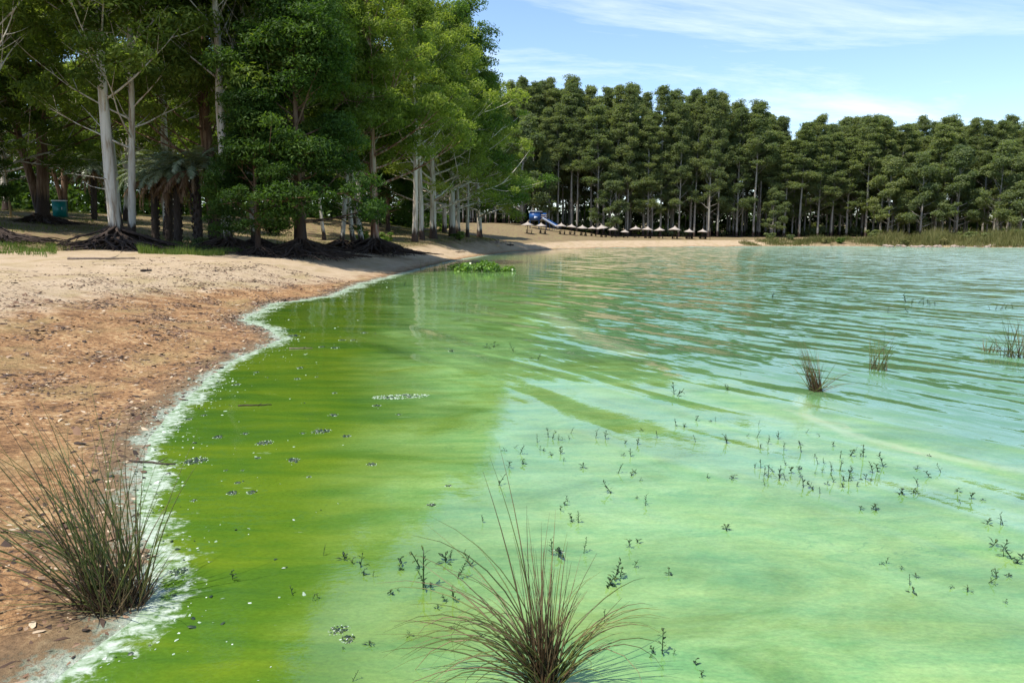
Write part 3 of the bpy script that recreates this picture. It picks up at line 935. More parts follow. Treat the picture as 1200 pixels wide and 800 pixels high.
def plant_tree(name, kind, i, X, Y, label, group=None, scale=1.0, rotz=None, roots=None, sink=0.05, cat='tree', zlift=0.0):
    t, c = PROTO[(kind, i)]
    if rotz is None:
        rotz = random.uniform(0, 6.28)
    r = thing(name, label, cat, (X, Y, gz(X, Y) - sink + zlift), rotz, scale, group)
    obj('trunk', t, r)
    obj('crown', c, r)
    if roots is not None:
        ro = obj('roots', ROOTS[roots], r)
        ro.location = (0, 0, 0.08)
        ro.rotation_euler = (0, 0, random.uniform(0, 6.28))
    return r


GB = 'gum trees standing back in the grove'
# front of the grove, placed by image column and distance
front = [
    # name, kind, variant, px, Y, scale, rotz, roots, label
    ('gum_tree', 'gum', 0, 136, 43, 1.06, 0.2, 0, 'thick white gum trunk rising from a wide dark skirt of bare roots on the sand'),
    ('gum_tree', 'slender', 0, 154, 45.5, 1.12, 2.9, None, 'slim straight white gum close behind the thick trunk with the root skirt'),
    ('gum_tree', 'brown', 0, 52, 58, 1.0, 0.3, 2, 'brown gum forking low into two dark rough trunks beside the teal bin'),
    ('gum_tree', 'gum', 1, -14, 40, 0.92, 1.0, 1, 'pale gum on the grassy root mound at the left end of the grove'),
    ('gum_tree', 'brown', 1, 252, 50, 0.9, 2.0, 2, 'tan brown gum trunk next to the shaggy palms'),
    ('gum_tree', 'gum', 2, 266, 46, 1.04, 0.5, 1, 'tall clean white gum trunk with black foot behind the low dark tree'),
    ('gum_tree', 'gum', 3, 300, 49, 0.95, 4.0, 2, 'white gum with torn bark just right of the tall clean white trunk'),
    ('broadleaf_tree', 'dark', 0, 352, 45, 1.1, 0.0, 1, 'low dark green leafy tree hanging its crown down over the root bank'),
    ('gum_tree', 'brown', 1, 352, 54, 0.95, 5.0, 1, 'black trunked gum behind the tangled root bank'),
    ('gum_tree', 'slender', 1, 400, 60, 0.95, 0.3, 2, 'slim white gum leaning left over the washed out root shelf'),
    ('gum_tree', 'slender', 0, 414, 62, 1.0, 1.2, None, 'thin pale gum in the middle of the slim pair on the root shelf'),
    ('gum_tree', 'slender', 1, 424, 60.5, 1.05, 3.3, 2, 'slim white gum leaning right over the washed out root shelf'),
    ('gum_tree', 'red', 0, 439, 59, 1.0, 0.0, 0, 'red brown peeling gum at the end of the washed out root shelf'),
    ('gum_tree', 'gum', 3, 486, 84, 1.0, 1.0, None, 'first white gum of the pale trunks behind the grassy slope'),
    ('gum_tree', 'gum', 1, 494, 88, 1.0, 2.2, None, 'second white gum of the pale trunks behind the grassy slope'),
    ('gum_tree', 'edge', 0, 508, 92, 1.08, 0.4, None, 'broad gum with dark lower trunk on the grassy slope'),
    ('gum_tree', 'edge', 1, 530, 100, 1.12, 1.4, None, 'spreading yellow green gum at the water end of the grove'),
    ('gum_tree', 'gum', 2, 537, 103, 0.95, 3.0, None, 'white double gum trunk on the crest of the grassy slope'),
    ('gum_tree', 'slender', 0, 548, 104, 1.05, 2.0, None, 'thin straight gum stem on the crest of the grassy slope'),
    ('gum_tree', 'edge', 2, 562, 112, 0.98, 5.1, None, 'drooping gum that ends the grove above the far sand'),
    ('broadleaf_tree', 'dark', 1, 302, 43.0, 0.66, 2.6, 2, 'low dark green leafy tree in front of the tall clean white trunk'),
    ('broadleaf_tree', 'dark', 1, -40, 50, 0.8, 2.0, None, 'low dark broadleaf tree past the pale gum on the root mound'),
    ('broadleaf_tree', 'dark', 0, 455, 96, 1.0, 1.0, None, 'dark broadleaf tree deep between the pale trunks'),
]
for (nm, kind, i, px, Y, sc_, rz, ro, lab) in front:
    plant_tree(nm, kind, i, col_x(px, Y), Y, lab, None, sc_, rz, ro)

# trees beyond the left edge, and the body of the grove behind
for (X, Y, kind, i, sc_) in ((-44, 47, 'gum', 0, 1.0), (-38, 52, 'edge', 0, 0.9), (-50, 40, 'gum', 3, 0.9)):
    plant_tree('gum_tree', kind, i, X, Y, 'tall gum on the shore past the grassy root mound', 'gums past the root mound', sc_)
rg = np.random.default_rng(77)
placed = [(col_x(f[3], f[4]), f[4]) for f in front]
cnt = 0
tries = 0
while cnt < 52 and tries < 6000:
    tries += 1
    Y = rg.uniform(54, 150)
    X = rg.uniform(-0.78 * Y, -6)
    s = sdf(X, Y)
    if s < (14 if Y < 90 else 16) or (Y < 62 and s < 22):
        continue
    px_ = X / Y * F_PX + 600
    if 55 < px_ < 100 and Y < 76:
        continue
    if any((X - a) ** 2 + (Y - b) ** 2 < (3.6 if Y < 90 else 4.6) ** 2 for a, b in placed):
        continue
    if px_ > 592:
        continue
    placed.append((X, Y))
    kind, i = [('gum', 0), ('gum', 1), ('gum', 2), ('gum', 3), ('edge', 0), ('edge', 2), ('slender', 0), ('slender', 1), ('brown', 0), ('dark', 1)][rg.integers(0, 10)]
    nm = 'broadleaf_tree' if kind == 'dark' else 'gum_tree'
    if kind == 'dark':
        plant_tree(nm, kind, i, X, Y, 'low dark leafy tree under the gums deep in the grove', 'low dark trees deep in the grove', rg.uniform(0.7, 1.0))
    elif kind == 'brown':
        plant_tree(nm, kind, i, X, Y, 'forked brown barked gum standing deep in the grove', 'brown gums deep in the grove', rg.uniform(0.85, 1.1))
    else:
        plant_tree(nm, kind, i, X, Y, 'pale trunked gum standing back in the shade of the grove', GB, rg.uniform(0.85, 1.1))
    cnt += 1

# ---- far shore plantation
EDGE = np.array([(-34, 232), (-14, 208), (6, 194), (22, 187), (60, 186), (90, 184), (160, 178)])
rf_ = np.random.default_rng(31)
seg = np.concatenate([[0], np.cumsum(np.linalg.norm(np.diff(EDGE, axis=0), axis=1))])
far_n = 0


def far_label(row, x):
    if row > 0:
        return 'tall straight gum inside the dense plantation on the far shore', 'gums inside the plantation'
    if x < 54:
        return 'tall gum on the plantation edge behind the umbrellas and slide', 'plantation edge gums behind the umbrellas'
    return 'tall gum on the plantation edge behind the olive reeds', 'plantation edge gums behind the reeds'


for row, dep in enumerate((0, 4, 8.5, 14, 20, 27, 35)):
    s = rf_.uniform(0, 3)
    while s < seg[-1]:
        x = np.interp(s, seg, EDGE[:, 0]) + rf_.normal() * 0.8
        y = np.interp(s, seg, EDGE[:, 1]) + dep + rf_.normal() * 1.1
        s += (3.6 + 0.45 * row) * rf_.uniform(0.75, 1.3)
        if far_n >= 296:
            break
        hh = np.interp(x, [-40, 10, 30, 50, 66, 80, 160], [34, 37, 36.5, 35, 29.5, 28.5, 27]) * (1 + 0.035 * row * (0.4 if x < 55 else 0.7)) * rf_.uniform(0.82, 1.06)
        plant_tree('plantation_gum', 'far', int(rf_.integers(0, 6)), x, y, *far_label(row, x), (rf_.uniform(0.8, 1.2),) * 2 + (hh / 34.0,), float(rf_.uniform(0, 6.28)))
        far_n += 1

# smaller trees along the far bank
for (px, Y, kind, i, sc_, lab) in [
    (1168, 168, 'small', 0, 1.15, 'short gum with pale spreading lower limbs by the stony bank'),
    (1120, 172, 'small', 1, 1.2, 'round light green gum beside the pale limbed short gum'),
    (1078, 173, 'small', 0, 1.05, 'round headed young gum between the plantation and the reeds'),
    (1040, 177, 'small', 1, 1.1, 'young gum behind the olive reed bank'),
    (1195, 166, 'small', 1, 1.1, 'bushy gum past the stony bank'),
    (1225, 165, 'small', 0, 1.2, 'bushy gum hidden beyond the stony bank'),
    (905, 182, 'small', 1, 0.7, 'small bushy gum where the far sand ends'),
    (612, 186, 'small', 0, 1.45, 'leafy young gum behind the blue slide'),
    (640, 189, 'small', 1, 1.0, 'bushy gum right behind the slide tower'),
    (715, 184, 'small', 0, 0.95, 'light green young gum behind the row of thatched umbrellas')]:
    plant_tree('young_gum', kind, i, col_x(px, Y), Y, lab, None, sc_, random.uniform(0, 6))

# ------------------------------------------------------------------ palms
def palm_parts(rng):
    tr = MB()
    k = 14
    z = np.linspace(0, 4.6, k)
    tr.tube(np.column_stack([0.1 * np.sin(z * 0.5), 0.05 * z, z]), 0.25 + 0.02 * np.sin(z * 9) - 0.008 * z, 10)
    for i in range(70):
        a = i * 2.4; zz = 0.3 + 4.2 * i / 70
        tr.box((math.cos(a) * 0.25, math.sin(a) * 0.25 + 0.05 * zz, zz), (0.10, 0.09, 0.18), a, 0, 0.4)
    green, dead = [], []

    def frond(az, el, ln, bend, W=0.5, dead_=False):
        mb = MB()
        n = 10
        s = np.linspace(0, 1, n)
        ang = el - bend * s
        dr = np.cumsum(np.cos(ang)) * ln / n
        dz = np.cumsum(np.sin(ang)) * ln / n
        P = np.column_stack([math.cos(az) * dr, math.sin(az) * dr, 4.5 + dz])
        mb.tube(P, 0.035 * (1 - 0.8 * s), 4, a=0.6, cap=False)
        side = np.array([-math.sin(az), math.cos(az), 0])
        m = 34
        for j in range(m):
            q = 0.12 + 0.86 * j / m
            c = np.array([np.interp(q, s, P[:, x]) for x in range(3)])
            tg = np.array([np.interp(min(1, q + .05), s, P[:, x]) for x in range(3)]) - c
            tg /= np.linalg.norm(tg) + 1e-9
            for sg in (-1, 1):
                l = W * math.sin(math.pi * (0.15 + 0.8 * q)) * rng.uniform(0.8, 1.15)
                d = side * sg * (0.75 if not dead_ else 0.45) + tg * 0.55 + np.array([0, 0, -0.15 if not dead_ else -0.9]) + rng.normal(size=3) * 0.12
                d /= np.linalg.norm(d)
                w = tg * 0.028
                e = c + d * l
                e[2] -= 0.12 * l
                mb.raw([c - w, c + w, (c + e) / 2 + w * 1.1 + np.array([0, 0, .02]), e, (c + e) / 2 - w * 1.1 + np.array([0, 0, .02])],
                       t=[[0, 1, 2], [0, 2, 4], [4, 2, 3]], a=float(np.clip(rng.normal(0.55, 0.2), 0, 1)))
        return mb
    for i in range(30):
        green.append(frond(i * 2.4, math.radians(rng.uniform(25, 75)), rng.uniform(2.6, 3.4), rng.uniform(1.3, 2.1)).mesh('frond', M['frond'], False))
    for i in range(20):
        dead.append(frond(i * 2.4 + 0.7, math.radians(rng.uniform(-40, 5)), rng.uniform(2.0, 3.0), rng.uniform(0.8, 1.3), 0.4, True).mesh('dead_frond', M['dead_frond'], False))
    return tr.mesh('trunk', M['wood_dark']), green, dead


PALM = palm_parts(np.random.default_rng(41))
for (px, Y, sc_, lab) in [(208, 48.5, 1.0, 'shaggy palm with brown skirt and silvery fronds beside the tan gum'),
                          (232, 47.5, 1.08, 'thick palm stump trunk leaning on the tan brown gum'),
                          (182, 51, 0.95, 'shaggy palm with brown skirt behind the slim white gum'),
                          (198, 54, 1.1, 'palm standing behind the two shaggy palms'),
                          (112, 70, 1.0, 'dark leafed palm behind the teal bin')]:
    X = col_x(px, Y)
    r = thing('palm_tree', lab, 'palm', (X, Y, gz(X, Y) - 0.05), random.uniform(0, 6.28), sc_)
    obj('trunk', PALM[0], r)
    for me in PALM[1]:
        obj('frond', me, r)
    for me in PALM[2]:
        obj('dead_frond', me, r)

# ------------------------------------------------------------------ grass and reeds
def blade_field(name, pts, h, w, mat, label, cat, rng, lean=0.35, lump=0.0):
    n = len(pts)
    z = ground_z(pts)
    az = rng.uniform(0, 6.28, n)
    hh = h * (0.5 + 0.9 * rng.random(n))
    if lump:
        hh *= np.clip(0.85 + lump * patch_noise(pts, 0.22) + 0.5 * lump * patch_noise(pts, 0.7), 0.25, 1.9)
    ld = rng.uniform(0, 6.28, n)
    base = np.column_stack([pts, z - 0.02])
    wv = np.column_stack([np.cos(az), np.sin(az), np.zeros(n)]) * w * 0.5
    le = np.column_stack([np.cos(ld), np.sin(ld), np.zeros(n)]) * (hh * lean * rng.random(n))[:, None]
    up = np.column_stack([np.zeros(n), np.zeros(n), hh])
    v = np.stack([base - wv, base + wv, base + wv * 0.7 + le * 0.4 + up * 0.6, base + le + up, base - wv * 0.7 + le * 0.4 + up * 0.6], 1).reshape(-1, 3)
    i = np.arange(n)[:, None] * 5
    me = mesh_np(name, v, [i + np.array([[0, 1, 2, 4]]), i + np.array([[4, 2, 3]])], mat, {'tint': np.repeat(np.clip(rng.normal(0.5, 0.22, n), 0, 1), 5)})
    o = obj(name, me)
    tag(o, label, cat)
    o['kind'] = 'stuff'
    return o


def patch_noise(p, s=0.23):
    return np.array([mnoise.noise((float(a) * s, float(b) * s, 3.1)) for a, b in p])


rgz = np.random.default_rng(8)
P = np.column_stack([rgz.uniform(-62, -2, 150000), rgz.uniform(36, 125, 150000)])
A = ground_attrs(P)
pn = patch_noise(P)
keep = (A['grove'] > 0.3) & (np.abs(P[:, 0] / P[:, 1]) < 0.75) & ((pn > -0.05) | ((P[:, 1] > 66) & (A['grove'] < 12) & (pn > -0.3))) & (rgz.random(len(P)) < np.interp(P[:, 1], [36, 60, 70, 120], [0.85, 0.55, 0.8, 0.7]))
blade_field('grass', P[keep], 0.19, 0.03, M['grass'], 'patchy olive grass on the grove floor and bank', 'grass', rgz, 0.5, 0.8)
# lusher bank between the two root skirts
P = np.column_stack([rgz.uniform(-23, -11, 34000), rgz.uniform(38.0, 46, 34000)])
px_ = P[:, 0] / P[:, 1] * F_PX + 600
k = (px_ > 165) & (px_ < 335) & (shore_sd(P) > 9) & (patch_noise(P, 0.9) + rgz.normal(0, 0.15, len(P)) > 0.0)
blade_field('bank_grass', P[k], 0.32, 0.022, M['grass_green'], 'green grass bank between the two root skirts', 'grass', rgz, 0.6, 1.2)
P = np.column_stack([rgz.uniform(-31, -20, 14000), rgz.uniform(32, 41, 14000)])
px_ = P[:, 0] / P[:, 1] * F_PX + 600
k = (px_ < 70) & (patch_noise(P, 0.9) + rgz.normal(0, 0.15, len(P)) > 0.02)
blade_field('mound_grass', P[k], 0.24, 0.025, M['grass_green'], 'rough grass over the root mound at the end of the grove', 'grass', rgz, 0.6, 1.2)

# olive reeds on the far bank
P = np.column_stack([rgz.uniform(48, 135, 160000), rgz.uniform(126, 178, 160000)])
s = shore_sd(P)
xl = np.interp(P[:, 0], [48, 60, 75, 135], [1.5, 5, 9, 16])
k = (s > 0.4) & (s < xl * 1.5 + 2) & (patch_noise(P, 0.2) + 0.2 * (P[:, 0] > 75) + rgz.normal(0, 0.12, len(P)) > -0.05)
PR = P[k]
hmul = np.interp(PR[:, 0], [50, 70, 95, 135], [0.5, 0.9, 1.6, 1.7])
lo = hmul < 1.1
blade_field('reeds', PR[lo][:22000], 0.7, 0.07, M['reed_bank'], 'low olive reeds along the end of the far sand', 'reeds', rgz, 0.7, 1.2)
blade_field('tall_reeds', PR[~lo][:42000], 1.5, 0.075, M['reed_bank'], 'tall olive brown reeds above the stony bank', 'reeds', rgz, 0.7, 1.3)


def bush_parts(rng, R, H, leaf):
    cen = np.column_stack([rng.normal(0, R * 0.4, 16), rng.normal(0, R * 0.4, 16), rng.uniform(0.15, 0.8, 16) * H])
    v, q, tint = leaf_cloud(cen, np.full(16, R * 0.38), 70, 0.28, 0.14, rng)
    mb = MB()
    for c in cen[:9]:
        s = np.linspace(0, 1, 4)[:, None]
        mb.tube(np.array([0, 0, -0.1]) + (c + np.array([0, 0, 0.1])) * s, 0.05 * (1 - 0.6 * s[:, 0]), 4, cap=False)
    return mb.mesh('stems', M['wood_dark']), mesh_np('foliage', v, q, leaf, {'tint': tint})


BUSH = [bush_parts(np.random.default_rng(50), 1.3, 1.8, M['leaf_far']), bush_parts(np.random.default_rng(51), 1.2, 1.4, M['reed_bank']), bush_parts(np.random.default_rng(52), 1.0, 1.5, M['leaf_fresh'])]
for (px, Y, b, sc_, lab) in [(985, 158, 2, 1.0, 'bright green bush in the low reeds'), (968, 159, 1, 0.9, 'straw coloured bush beside the bright green bush'),
                             (903, 168, 0, 1.0, 'dark bush at the end of the far sand'), (925, 166, 0, 0.8, 'small dark bush in the reed edge'),
                             (1060, 152, 1, 0.9, 'round olive bush standing out at the water in the reeds'), (1025, 170, 0, 1.2, 'grey green bush under the young gum'),
                             (1105, 150, 1, 1.1, 'olive bush above the stony bank'), (1135, 152, 0, 1.2, 'dark bush above the stony bank'),
                             (1158, 150, 0, 1.0, 'low dark bush at the foot of the pale limbed gum'), (1190, 152, 0, 1.3, 'dark bush at the end of the stony bank'),
                             (538, 95, 2, 0.8, 'small green bush at the foot of the pale gum trunks'), (450, 76, 2, 0.9, 'light green bush behind the red brown gum'),
                             (425, 80, 2, 0.8, 'low light green bush behind the slim gums'), (232, 47, 0, 0.5, 'low dark bush at the foot of the thick palm')]:
    X = col_x(px, Y)
    r = thing('bush', lab, 'bush', (X, Y, gz(X, Y) - 0.05), random.uniform(0, 6.28), sc_)
    obj('stems', BUSH[b][0], r)
    obj('foliage', BUSH[b][1], r)

# dense dark undergrowth along the foot of the plantation
ug = np.random.default_rng(64)
cen = []
for _ in range(150):
    s = ug.uniform(0, seg[-1])
    x = np.interp(s, seg, EDGE[:, 0]); y = np.interp(s, seg, EDGE[:, 1]) + ug.uniform(3, 30)
    cen.append((x, y, gz(x, y) + ug.uniform(0.2, 2.2)))
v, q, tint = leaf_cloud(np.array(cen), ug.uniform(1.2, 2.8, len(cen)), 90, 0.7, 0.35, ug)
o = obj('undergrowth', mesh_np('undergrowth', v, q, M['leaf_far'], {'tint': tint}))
tag(o, 'dark undergrowth between the plantation trunks', 'undergrowth')
o['kind'] = 'stuff'

def wood_mass(name, label, pts, rad, Ln, Wd, per, mat, seed):
    rng = np.random.default_rng(seed)
    v, q, tint = leaf_cloud(np.array(pts), np.array(rad), per, Ln, Wd, rng, 0.8)
    o = obj(name, mesh_np(name, v, q, mat, {'tint': tint}))
    tag(o, label, 'woodland')
    o['kind'] = 'stuff'


pts, rad = [], []
for _ in range(900):
    s = ug.uniform(0, seg[-1])
    x = np.interp(s, seg, EDGE[:, 0]); y = np.interp(s, seg, EDGE[:, 1]) + ug.uniform(36, 60)
    pts.append((x, y, 1.5 + 27 * ug.random() ** 0.9)); rad.append(ug.uniform(1.8, 3.2))
for _ in range(900):
    s = ug.uniform(0, seg[-1])
    x = np.interp(s, seg, EDGE[:, 0]); y = np.interp(s, seg, EDGE[:, 1]) + ug.uniform(24, 62)
    pts.append((x, y, 1.2 + 9.5 * ug.random())); rad.append(ug.uniform(1.5, 2.6))
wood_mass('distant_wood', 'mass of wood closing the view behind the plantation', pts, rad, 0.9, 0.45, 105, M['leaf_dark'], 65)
pts, rad = [], []
for _ in range(1500):
    Y = ug.uniform(105, 175); X = -ug.uniform(0.06, 0.95) * Y - 4
    if sdf(X, Y) < 24:
        continue
    pts.append((X, Y, gz(X, Y) + 18 * ug.random() ** 1.8)); rad.append(ug.uniform(1.4, 3.0))
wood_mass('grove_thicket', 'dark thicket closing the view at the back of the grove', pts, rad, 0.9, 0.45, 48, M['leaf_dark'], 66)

# ------------------------------------------------------------------ things on the far beach
def umbrella_parts(rng):
    post = MB().tube([(0, 0, -0.3), (0, 0, 1.2), (0, 0, 2.3)], [0.07, 0.065, 0.06], 8)
    can = MB()
    n = 16
    ang = np.linspace(0, 2 * np.pi, n, endpoint=False)
    rings = []
    for (r, z) in ((0.06, 2.78), (0.22, 2.58), (0.6, 2.36), (1.1, 2.14), (1.48, 1.95), (1.44, 1.88), (1.0, 2.08), (0.1, 2.42)):
        rj = r * (1 + (0.05 * rng.normal(size=n) if r > 1.2 else 0))
        rings.append(np.column_stack([np.cos(ang) * rj, np.sin(ang) * rj, np.full(n, z) + (0.03 * rng.normal(size=n) if r > 1.2 else 0)]))
    V = np.vstack(rings)
    q = []
    for k in range(len(rings) - 1):
        for j in range(n):
            q.append([k * n + j, (k + 1) * n + j, (k + 1) * n + (j + 1) % n, k * n + (j + 1) % n])
    can.raw(V, q=q, t=[[0, j, j + 1] for j in range(1, n - 1)])
    ribs = MB()
    for k in range(6):
        a = k * math.pi / 3
        ribs.tube([(0.05 * math.cos(a), 0.05 * math.sin(a), 1.75), (0.9 * math.cos(a), 0.9 * math.sin(a), 2.1)], [0.025, 0.025], 5)
    tip = MB().tube([(0, 0, 2.72), (0, 0, 2.85), (0, 0, 2.98)], [0.08, 0.055, 0.02], 8)
    return post.mesh('post', M['wood_dark']), can.mesh('canopy', M['thatch'], False), ribs.mesh('struts', M['wood_dark']), tip.mesh('tip', M['thatch'])


rl0 = np.random.default_rng(90)
UMB = umbrella_parts(np.random.default_rng(71))
umb_px = [(618, 158), (634, 160), (657, 165), (669, 166), (682, 167), (694, 168), (706, 168), (718, 169), (732, 171), (745, 171), (758, 169), (773, 168), (790, 167), (807, 168), (823, 168)]
for k, (px, Y) in enumerate(umb_px):
    X = col_x(px, Y)
    lab = 'thatched beach umbrella in the row along the far sand'
    grp = 'thatched umbrellas along the far sand'
    if k < 2:
        lab, grp = 'thatched umbrella standing in front of the blue slide tower', 'umbrellas in front of the slide'
    r = thing('beach_umbrella', lab, 'umbrella', (X, Y, gz(X, Y)), random.uniform(0, 6.28), float((0.92 if k % 3 else 1.0) * rl0.uniform(0.85, 1.02) * (0.8 if k == 8 else 1.0)), grp)
    r.rotation_euler = (rl0.normal() * 0.04, rl0.normal() * 0.05, r.rotation_euler[2])
    obj('post', UMB[0], r)
    c = obj('canopy', UMB[1], r)
    obj('tip', UMB[3], c)
    obj('struts', UMB[2], c)

# timber tables in the shade of the umbrellas
tt = MB()
for k in range(4):
    tt.box((0, -0.27 + 0.18 * k, 0.74), (1.5, 0.16, 0.05))
tl = MB().box((0, 0, 0.36), (0.08, 0.6, 0.72))
sb = MB().box((0, 0, 0.42), (1.5, 0.26, 0.05)).box((-0.5, 0, 0.2), (0.08, 0.22, 0.4)).box((0.5, 0, 0.2), (0.08, 0.22, 0.4))
TT, TL, SB = tt.mesh('table_top', M['wood_dark'], False), tl.mesh('table_leg', M['wood_dark'], False), sb.mesh('bench', M['wood_dark'], False)
for k, (px, Y) in enumerate(umb_px):
    X = col_x(px, Y) + 0.4
    Y2 = Y + 1.1
    r = thing('picnic_table', 'dark timber table with benches in umbrella shade on the far sand', 'table', (X, Y2, gz(X, Y2)), random.uniform(-0.3, 0.3), 1.0, 'dark tables under the umbrellas')
    obj('table_top', TT, r); obj('table_leg', TL, r, (-0.55, 0, 0)); obj('table_leg', TL, r, (0.55, 0, 0))
    obj('bench', SB, r, (0, 0.65, 0)); obj('bench', SB, r, (0, -0.65, 0))

# slide tower
Xs, Ys = col_x(629, 172), 172
zt = gz(Xs, Ys)
sl = thing('slide_tower', 'blue slide tower with pale chutes running down to the sand', 'slide', (Xs, Ys, zt), 0.0, 0.82)
for sx in (-1.9, 0.6, 2.6):
    for sy in (-1.1, 1.1):
        obj('post', MB().tube([(sx, sy, -0.4), (sx, sy, 4.7 if sx < 2 else 3.9)], [0.11, 0.11], 8).mesh('post', M['blue']), sl)
obj('platform', MB().box((0.3, 0, 2.35), (4.8, 2.5, 0.16)).mesh('platform', M['tan_board'], False), sl)
pn_ = obj('side_panel', MB().box((-0.65, -1.25, 3.4), (2.9, 0.1, 2.2)).mesh('side_panel', M['blue'], False), sl)
obj('emblem', MB().box((-0.35, -1.31, 3.2), (0.9, 0.03, 0.42), 0, 0, 0.12).box((-0.55, -1.315, 3.0), (0.5, 0.03, 0.3), 0, 0, -0.2).mesh('emblem', M['pale_blue'], False), pn_)
obj('back_panel', MB().box((0.3, 1.25, 3.4), (4.8, 0.1, 2.0)).mesh('back_panel', M['blue'], False), sl)
obj('roof', MB().box((-0.4, 0, 4.78), (3.8, 2.9, 0.14), 0, 0, 0.02).mesh('roof', M['pale_blue'], False), sl)
obj('rail_board', MB().box((2.0, -1.22, 3.75), (1.7, 0.08, 0.28)).box((2.0, -1.22, 3.25), (1.7, 0.08, 0.2)).box((2.0, -1.22, 2.75), (1.7, 0.08, 0.2)).mesh('rail_board', M['tan_board'], False), sl)
for k, (x0, yy, mat) in enumerate(((1.5, -1.6, 'pale_blue'), (2.3, -0.5, 'blue'))):
    mb = MB()
    n = 12
    s_ = np.linspace(0, 1, n)
    path = np.column_stack([x0 + 4.4 * s_, np.full(n, yy), 2.45 * (1 - s_) ** 1.25 + 0.25 + 0.12 * np.sin(s_ * 3.14)])
    prof = [(-0.5, 0.5), (-0.42, 0.06), (-0.2, 0), (0.2, 0), (0.42, 0.06), (0.5, 0.5), (0.56, 0.5), (0.46, -0.02), (0.2, -0.08), (-0.2, -0.08), (-0.46, -0.02), (-0.56, 0.5)]
    V = np.array([[p[0], p[1] + a, p[2] + b] for p in path for a, b in prof])
    m_ = len(prof)
    q = [[i * m_ + j, (i + 1) * m_ + j, (i + 1) * m_ + (j + 1) % m_, i * m_ + (j + 1) % m_] for i in range(n - 1) for j in range(m_)]
    mb.raw(V, q=q)
    ch = obj('chute', mb.mesh('chute', M[mat]), sl)
    for q_ in (0.45, 0.75):
        zz = float(np.interp(q_, s_, path[:, 2]))
        obj('support', MB().tube([(x0 + 4.4 * q_, yy, -0.4), (x0 + 4.4 * q_, yy, zz)], [0.06, 0.06], 6).mesh('support', M['blue']), ch)
stp = MB()
for k in range(8):
    stp.box((-2.2 - 0.18 * (7 - k), 0.3, 0.28 * (k + 1)), (0.26, 1.0, 0.06))
obj('stairs', stp.box((-2.9, 0.82, 1.2), (0.1, 0.06, 2.9), 0, 0, 0.56).box((-2.9, -0.22, 1.2), (0.1, 0.06, 2.9), 0, 0, 0.56).mesh('stairs', M['tan_board'], False), sl)

# small things along the far sand
def log_mesh(rng, ln, r, mat):
    k = 9
    s = np.linspace(-0.5, 0.5, k)
    mb = MB().tube(np.column_stack([s * ln, np.cumsum(rng.normal(size=k)) * 0.03 * ln, r * 0.7 + 0.05 * rng.normal(size=k) * r]), r * (1 - 0.5 * (s + 0.5)) * rng.uniform(0.85, 1.15, k), 8)
    mb.tube([(0.1 * ln, 0, r * 0.8), (0.16 * ln, 0.1 * ln, r * 1.6), (0.2 * ln, 0.16 * ln, r * 2.8)], [r * 0.45, r * 0.3, r * 0.12], 6)
    return mb.mesh('log', mat)


def put_on_ground(px, py, guess=0.8):
    d = ray(px, py)
    ts = np.linspace(3, 260, 6000)
    for t in ts:
        p = np.array([0, 0, CAM_H]) + d * t
        if p[2] < max(0.0, gz(p[0], p[1])) if t % 1 >= 0 else False:
            return p[0], p[1], gz(p[0], p[1])
    return d[0] * 150, d[1] * 150, gz(d[0] * 150, d[1] * 150)


def march(px, py):
    d = ray(px, py)
    ts = np.geomspace(2.5, 300, 5000)
    Pm = np.array([0, 0, CAM_H]) + d * ts[:, None]
    z = np.maximum(ground_z(Pm[:, :2]), 0.0)
    i = np.argmax(Pm[:, 2] < z)
    if i == 0:
        i = len(ts) - 1
    return Pm[i, 0], Pm[i, 1], z[i]


rl = np.random.default_rng(12)
for (px, py, ln, r, mat, lab, rz) in [(597, 288, 1.3, 0.16, 'wood_dark', 'short dark log lying on the far pink sand', 0.1),
                                      (535, 296, 1.8, 0.07, 'wood_dark', 'thin dark branch lying on the sand by the water weed', 0.2),
                                      (188, 296, 1.9, 0.06, 'wood_dark', 'forked dead branch lying on the sand below the grass bank', 0.1),
                                      (255, 297, 2.4, 0.07, 'wood_dark', 'crooked dead branch at the foot of the grass bank', -0.1),
                                      (172, 318, 0.5, 0.05, 'wood_dark', 'short dark stick standing up from the pale sand', 1.2),
                                      (120, 304, 2.6, 0.06, 'driftwood', 'long grey stick on the sand beside the root mound', 0.15),
                                      (180, 542, 0.5, 0.014, 'wood_dark', 'black wet stick in the white scum beside the left tussock', -0.15),
                                      (352, 409, 0.45, 0.015, 'driftwood', 'pale straight stick floating off the red sand point', 0.0),
                                      (298, 476, 0.42, 0.012, 'wood_dark', 'dark thin stick floating in a froth streak', 0.05)]:
    x, y, z = march(px, py)
    o = obj('branch', log_mesh(rl, ln, r, M[mat]), None, (x, y, z), rz)
    tag(o, lab, 'branch')

rkv = []


def rock_mesh(rng):
    import bmesh
    bm = bmesh.new()
    bmesh.ops.create_icosphere(bm, subdivisions=1, radius=0.5)
    for v in bm.verts:
        v.co *= 0.75 + 0.5 * rng.random()
        v.co.z *= 0.6
    me = bpy.data.meshes.new('rock')
    bm.to_mesh(me); bm.free()
    me.materials.append(M['rock'])
    return me


